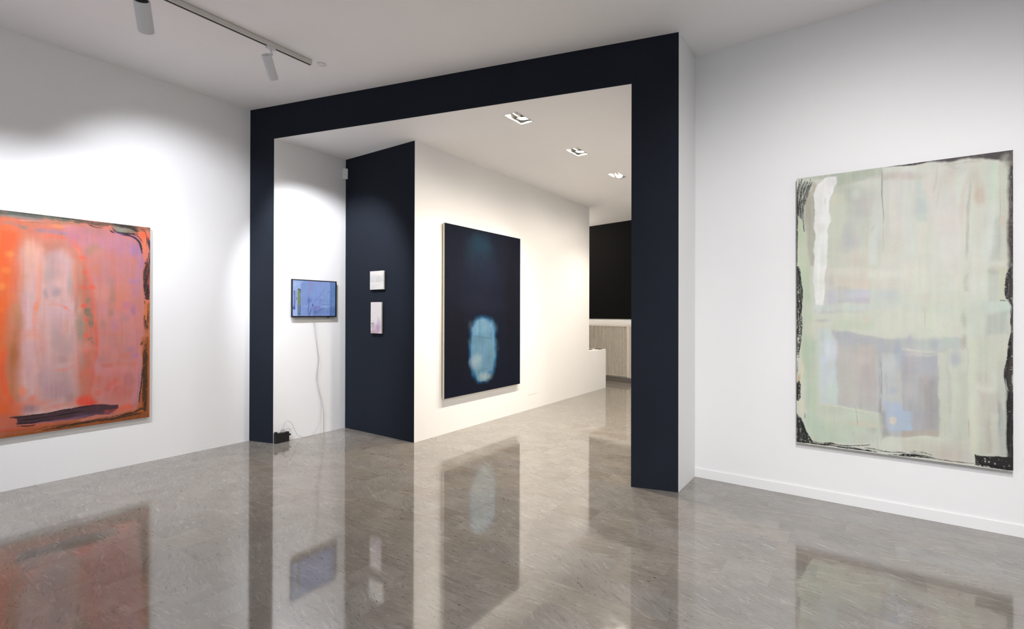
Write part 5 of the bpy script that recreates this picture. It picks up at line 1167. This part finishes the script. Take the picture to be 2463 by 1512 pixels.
# ------------------------------------------------------------------ track and spotlights
def spot(name, loc, aim, power, col, size, blend, radius=.03):
    ld = bpy.data.lights.new(name, 'SPOT'); ld.energy = power; ld.color = col; ld.spot_size = math.radians(size); ld.spot_blend = blend; ld.shadow_soft_size = radius
    o = bpy.data.objects.new(name, ld); COL.objects.link(o); o.location = loc
    o.rotation_euler = (Vector(aim) - Vector(loc)).to_track_quat('-Z', 'Y').to_euler(); return o
def lighting_track(x, y0, y1, label):
    r = empty('lighting_track', (x, (y0 + y1) / 2, HC), label, 'track')
    w = .0175; zb = HC - .040
    mb = MB().box(x - w, x - w + .003, y0, y1, zb, HC - .003).box(x + w - .003, x + w, y0, y1, zb, HC - .003).box(x - w + .003, x + w - .003, y0, y1, HC - .010, HC - .003)
    mb.box(x - w + .003, x - w + .007, y0, y1, zb, zb + .003).box(x + w - .008, x + w - .003, y0, y1, zb, zb + .003)
    mb.build('rail', MAT['track'], r)
    MB().box(x - w + .0070, x + w - .0080, y0 + .01, y1 - .004, zb + .0005, zb + .0045).build('slot', MAT['slot'], r)
    MB().box(x - w - .001, x + w + .001, y1 - .004, y1, zb - .001, HC - .003).build('end_cap', MAT['track'], r)
    MB().box(x - w + .002, x + w - .002, y0, y1 - .005, HC - .003, HC).build('gap_shade', MAT['slot'], r)  # black strip stands in for the shaded gap at the ceiling
    return r
def track_spot(label, xt, yt, top, aim, rad, length, grille, power, col, size=110, blend=.7, light_aim=None):
    zb = HC - .040
    r = empty('track_spotlight', (xt, yt, zb), label, 'spotlight', 'spotlights on the ceiling tracks')
    top = Vector(top); ax = (Vector(aim) - top).normalized(); end = top + ax * length
    MB().box(xt - .016, xt + .016, yt - .035, yt + .035, zb - .016, zb + .004).build('adapter', MAT['lampgrey'], r, bevel=.003)
    hinge = top + ax * (length * .10) - ax.cross(Vector((0, 0, 1))).normalized() * (rad * .2)
    kn = Vector((xt, yt, zb - .016)); el = Vector((xt, yt + .012, zb - .016 - max(.01, (kn.z - hinge.z) * .5)))
    MB().tube([kn, el, hinge.lerp(el, .3), hinge], .0075, 10).build('arm', MAT['lampgrey'], r, smooth=True)
    hd = MB().lathe([(0, .004), (rad * .80, .004), (rad * .86, 0), (rad * .97, 0), (rad, .004), (rad, length - .004), (rad * .97, length), (rad * .90, length), (rad * .88, length - .03)], top, ax, 36).build('head', MAT['lampgrey'], r, smooth=True)
    MB().lathe([(rad * .88, length - .03), (rad * .5, length - .05), (0, length - .05)], top, ax, 28).build('reflector', MAT['chrome'], hd, smooth=True)
    MB().lathe([(0, length - .034), (rad * .6, length - .034)], top, ax, 28).build('lens', MAT['bulb_cool'], hd)
    a = ax.orthogonal().normalized(); b = ax.cross(a)
    if grille:
        for i in range(-5, 6):
            q = i * rad * .14; hl = math.sqrt(max((rad * .80) ** 2 - q * q, 0))
            p = top + a * q + ax * .001
            MB().cyl(p - b * hl, p + b * hl, rad * .035, n=6).build('grille_bar', MAT['slot'], hd)
        for i in range(-2, 3):
            q = i * rad * .30; hl = math.sqrt(max((rad * .80) ** 2 - q * q, 0))
            p = top + b * q + ax * .0015
            MB().cyl(p - a * hl, p + a * hl, rad * .025, n=6).build('grille_bar', MAT['slot'], hd)
    else:
        MB().lathe([(0, -.0008), (rad * .30, -.0008), (rad * .30, .004)], top, ax, 18).build('back_cap', MAT['lampgrey'], hd)
    spot('spot_light', end + ax * .006, light_aim or (end + ax), power, col, size, blend)
    return r
TX = -3.945
lighting_track(TX, -2.2, 2.525, 'white ceiling track with black slot running parallel to left wall')
track_spot('grey cylindrical spotlight with black grilled back near open end of track', TX, 1.16, (-3.935, 1.275, 3.474), (XL, 2.10, 1.90), .048, .200, True, P_TRACK * .72, COOL, 84, .85)
track_spot('slim grey cylindrical spotlight close to end cap of ceiling track', TX, 2.165, (-3.930, 2.120, 3.468), (-5.05, 3.62, 1.55), .037, .190, False, P_TRACK * 1.7, COOL, 61, .6)
track_spot('grey cylindrical spotlight aimed at orange painting', TX, .15, (-3.96, .16, 3.49), (-5.42, 1.55, .6), .050, .215, True, P_TRACK * 1.5, COOL, 84, .8)
track_spot('added unseen spotlight brightening bare end of left wall', TX, -1.2, (-3.96, -1.2, 3.49), (-5.42, -.9, 1.3), .050, .215, True, P_TRACK * .8, COOL, 105, .8)  # extra head out of view, added for more light on the left
RX = .35
lighting_track(RX, -2.2, 1.85, 'white ceiling track in front of pale green painting')
track_spot('grey cylindrical spotlight aimed at pale green painting', RX, 1.65, (RX, 1.66, 3.49), (.0, 4.35, .55), .050, .215, True, P_TRACK * 1.42, NEUTRAL, 108, 1.0)
track_spot('added unseen spotlight brightening wall beside green painting', RX, .6, (RX, .62, 3.49), (1.9, 4.35, .3), .050, .215, True, P_TRACK * .7, NEUTRAL, 76, .9)  # unseen extra head, added to lift the right side
track_spot('added unseen spotlight brightening open floor', RX, -.3, (RX, -.28, 3.49), (-.2, 2.0, 0), .050, .215, True, P_TRACK * 2.2, NEUTRAL, 84, .9)  # unseen head added so the floor bounces light to the ceiling
track_spot('added unseen spotlight filling room off side wall', RX, -1.4, (RX, -1.4, 3.49), (3.2, -.5, 1.0), .050, .215, True, P_TRACK * 1.4, NEUTRAL, 110, .9)  # added out of view to raise the bounced light in the room

# round blank plate on the ceiling beyond the track
rd = empty('ceiling_rosette', (-3.922, 2.616, HC), 'small round white cover plate on ceiling beyond track end', 'cover plate')
MB().lathe([(0, -.011), (.030, -.011), (.036, -.008), (.036, 0)], (-3.922, 2.616, HC), (0, 0, 1), 32).build('cover', MAT['plastic_w'], rd, smooth=True)
MB().lathe([(.039, -.002), (.039, 0)], (-3.922, 2.616, HC), (0, 0, 1), 32).build('backplate', MAT['plastic_w'], rd)

# ------------------------------------------------------------------ recessed twin downlights of the passage, the deepest an added unseen one
LBL = ['recessed twin downlight just inside dark portal', 'recessed twin downlight between two others in passage ceiling', 'recessed twin downlight third along passage ceiling', 'added unseen twin downlight deepest in passage ceiling']
def downlight(k, x0, x1, y0, y1, label):
    xc, yc = (x0 + x1) / 2, (y0 + y1) / 2
    r = empty('recessed_downlight', (xc, yc, HO), label, 'downlight', 'passage downlights')
    t = .007
    mb = MB()
    for a in ((x0 - t, x0 + .003, y0 - t, y1 + t), (x1 - .003, x1 + t, y0 - t, y1 + t), (x0 + .003, x1 - .003, y0 - t, y0 + .003), (x0 + .003, x1 - .003, y1 - .003, y1 + t)):
        mb.box(*a, HO - .0025, HO + .010)
    mb.build('frame', MAT['plastic_w'], r)
    mb = MB(); w = .003
    mb.box(x0, x0 + w, y0, y1, HO + .01, HO + .13).box(x1 - w, x1, y0, y1, HO + .01, HO + .13).box(x0 + w, x1 - w, y0, y0 + w, HO + .01, HO + .13).box(x0 + w, x1 - w, y1 - w, y1, HO + .01, HO + .13).box(x0, x1, y0, y1, HO + .13, HO + .134)
    mb.build('housing', MAT['canlining'], r)
    aims = [((-3.95, yc - .35, 1.35)), ((-2.9, yc + .25, 0))]
    if k == 2: aims = [(-3.95, yc - .2, 1.3), (-2.2, 3.6, .3)]
    for i, yy in enumerate((y0 + .072, y1 - .072)):
        c = Vector((xc, yy, HO + .030)); ax = (Vector(aims[i]) - c).normalized()
        g = MB().lathe([(.060, .004), (.060, -.012), (.054, -.014), (.046, -.010), (.046, .004)], c, -ax, 28).build('gimbal_ring', MAT['chrome'], r, smooth=True)
        MB().lathe([(.046, .0), (.040, -.028), (.018, -.045)], c, ax, 24).build('reflector', MAT['chrome'], g, smooth=True)
        MB().lathe([(0, -.004), (.043, -.004)], c, ax, 24).build('lamp_lens', MAT['bulb'], g)
        spot('downlight_lamp', c + ax * .012, c + ax, P_DOWN * (1.5, 5.6)[i], WARM, 118, .9, .03)
    return r
for k, (a, lab) in enumerate(zip(DL, LBL)): downlight(k, *a, lab)

# ------------------------------------------------------------------ radiator on the far wall
rs0, rs1, rz0, rz1 = .035, -1.35, .119, 1.145
rr = empty('radiator', far(rs0, 0, 0), 'tall cream tubular radiator under black wall panel', 'radiator')
fo = .06
tubem = MB()
vs = []
for (ox, oy) in ((-.0085, 0), (.0085, 0), (.0085, .012), (.0085, .07), (-.0085, .07), (-.0085, .012)): pass
fin = MB().prism([(-.008, -.035), (-.003, -.040), (.003, -.040), (.008, -.035), (.008, .035), (.003, .040), (-.003, .040), (-.008, .035)], rz0 + .012, rz1 - .022)
finm = fin.mesh('column', MAT['rad'])
ang = math.atan2(WE.y, WE.x); pitch = .0345
nfin = int((rs0 - .05 - rs1) / pitch)
base = Vector(rr.location)
for i in range(nfin):
    p = Vector(far(rs0 - .06 - i * pitch, fo + .03, 0)) - base
    o = bpy.data.objects.new('column', finm); COL.objects.link(o); o.location = p; o.rotation_euler = (0, 0, ang); o.parent = rr
def farpart(name, s0, s1, o0, o1, z0, z1, mat, parent, bev=0.0):
    o = farbox(MB(), s0, s1, o0, o1, z0, z1).build(name, mat, parent, bevel=bev)
    return o
farpart('end_column', rs0 - .045, rs0, fo - .012, fo + .072, rz0 - .004, rz1 + .004, MAT['rad'], rr, .004)
farpart('header_pipe', rs1, rs0 - .045, fo - .012, fo + .072, rz1 - .024, rz1 + .002, MAT['rad'], rr, .004)
farpart('header_pipe', rs1, rs0 - .045, fo + .012, fo + .048, rz0 + .006, rz0 + .030, MAT['rad'], rr)
farpart('back_plate', rs1, rs0 - .045, fo - .016, fo - .012, rz0 + .02, rz1 - .03, MAT['housing'], rr)
for z in (rz0 + .10, rz1 - .10): farpart('wall_bracket', rs0 - .30, rs0 - .27, 0, fo - .012, z, z + .03, MAT['rad'], rr)
MB().tube(smooth_path([far(rs0 - .005, fo + .03, rz1 - .02), far(rs0 + .03, fo + .03, rz1 - .03), far(rs0 + .035, fo + .03, rz1 - .10), far(rs0 + .035, fo + .03, rz0 + .05), far(rs0, fo + .03, rz0 + .02)]), .010, 8).build('supply_pipe', MAT['rad'], rr, smooth=True)
MB().cyl(far(rs0 + .035, fo + .03, rz0 + .02), far(rs0 + .035, fo + .03, rz0 + .075), .018, n=14).build('valve', MAT['plastic_w'], rr, smooth=True)

# ------------------------------------------------------------------ leaflets on the low return wall
for i, (x, y, rz, mat, lab, hh) in enumerate(((-4.06, 8.05, .1, 'paperdark', 'dark covered booklet lying on low white return wall by passage end', .030), (-4.07, 8.27, -.25, 'paper', 'white leaflet spread on low white return wall', .006), (-4.05, 8.47, .1, 'paperdark', 'small dark card lying on outer end of low white return wall', .004))):
    b = empty('booklet', (x, y, .72), lab, 'booklet', 'printed matter on the low wall', rz=rz)
    MB().box(-.075, .075, -.105, .105, .0, hh * .7).build('pages', MAT['paper'], b, world=False)
    mb = MB().box(-.076, .077, -.107, .107, hh * .7, hh)
    mb.build('cover', MAT[mat], b, world=False)

# unseen opal globe added in the side bay to brighten the far ceiling
gl = empty('fill_globe', (-5.4, 8.75, HO), 'added unseen opal globe filling far side bay with light', 'added fill light')
MB().lathe([(0, 0), (.06, 0), (.06, -.02), (.03, -.03)], (-5.4, 8.75, HO), (0, 0, 1), 24).build('base', MAT['plastic_w'], gl, smooth=True)
MAT['opal'] = principled('fill_opal_glass', (1, 1, 1), .3, emit=(1.0, .9, .78), es=9.0)
MB().lathe([(.1 * math.sin(math.pi * k / 14), -.12 - .1 * math.cos(math.pi * k / 14)) for k in range(15)], (-5.4, 8.75, HO), (0, 0, 1), 28).build('globe', MAT['opal'], gl, smooth=True)
ld = bpy.data.lights.new('fill_globe_lamp', 'POINT'); ld.energy = 70; ld.color = WARM; ld.shadow_soft_size = .1
o = bpy.data.objects.new('fill_globe_lamp', ld); COL.objects.link(o); o.location = (-5.4, 8.75, HO - .24)
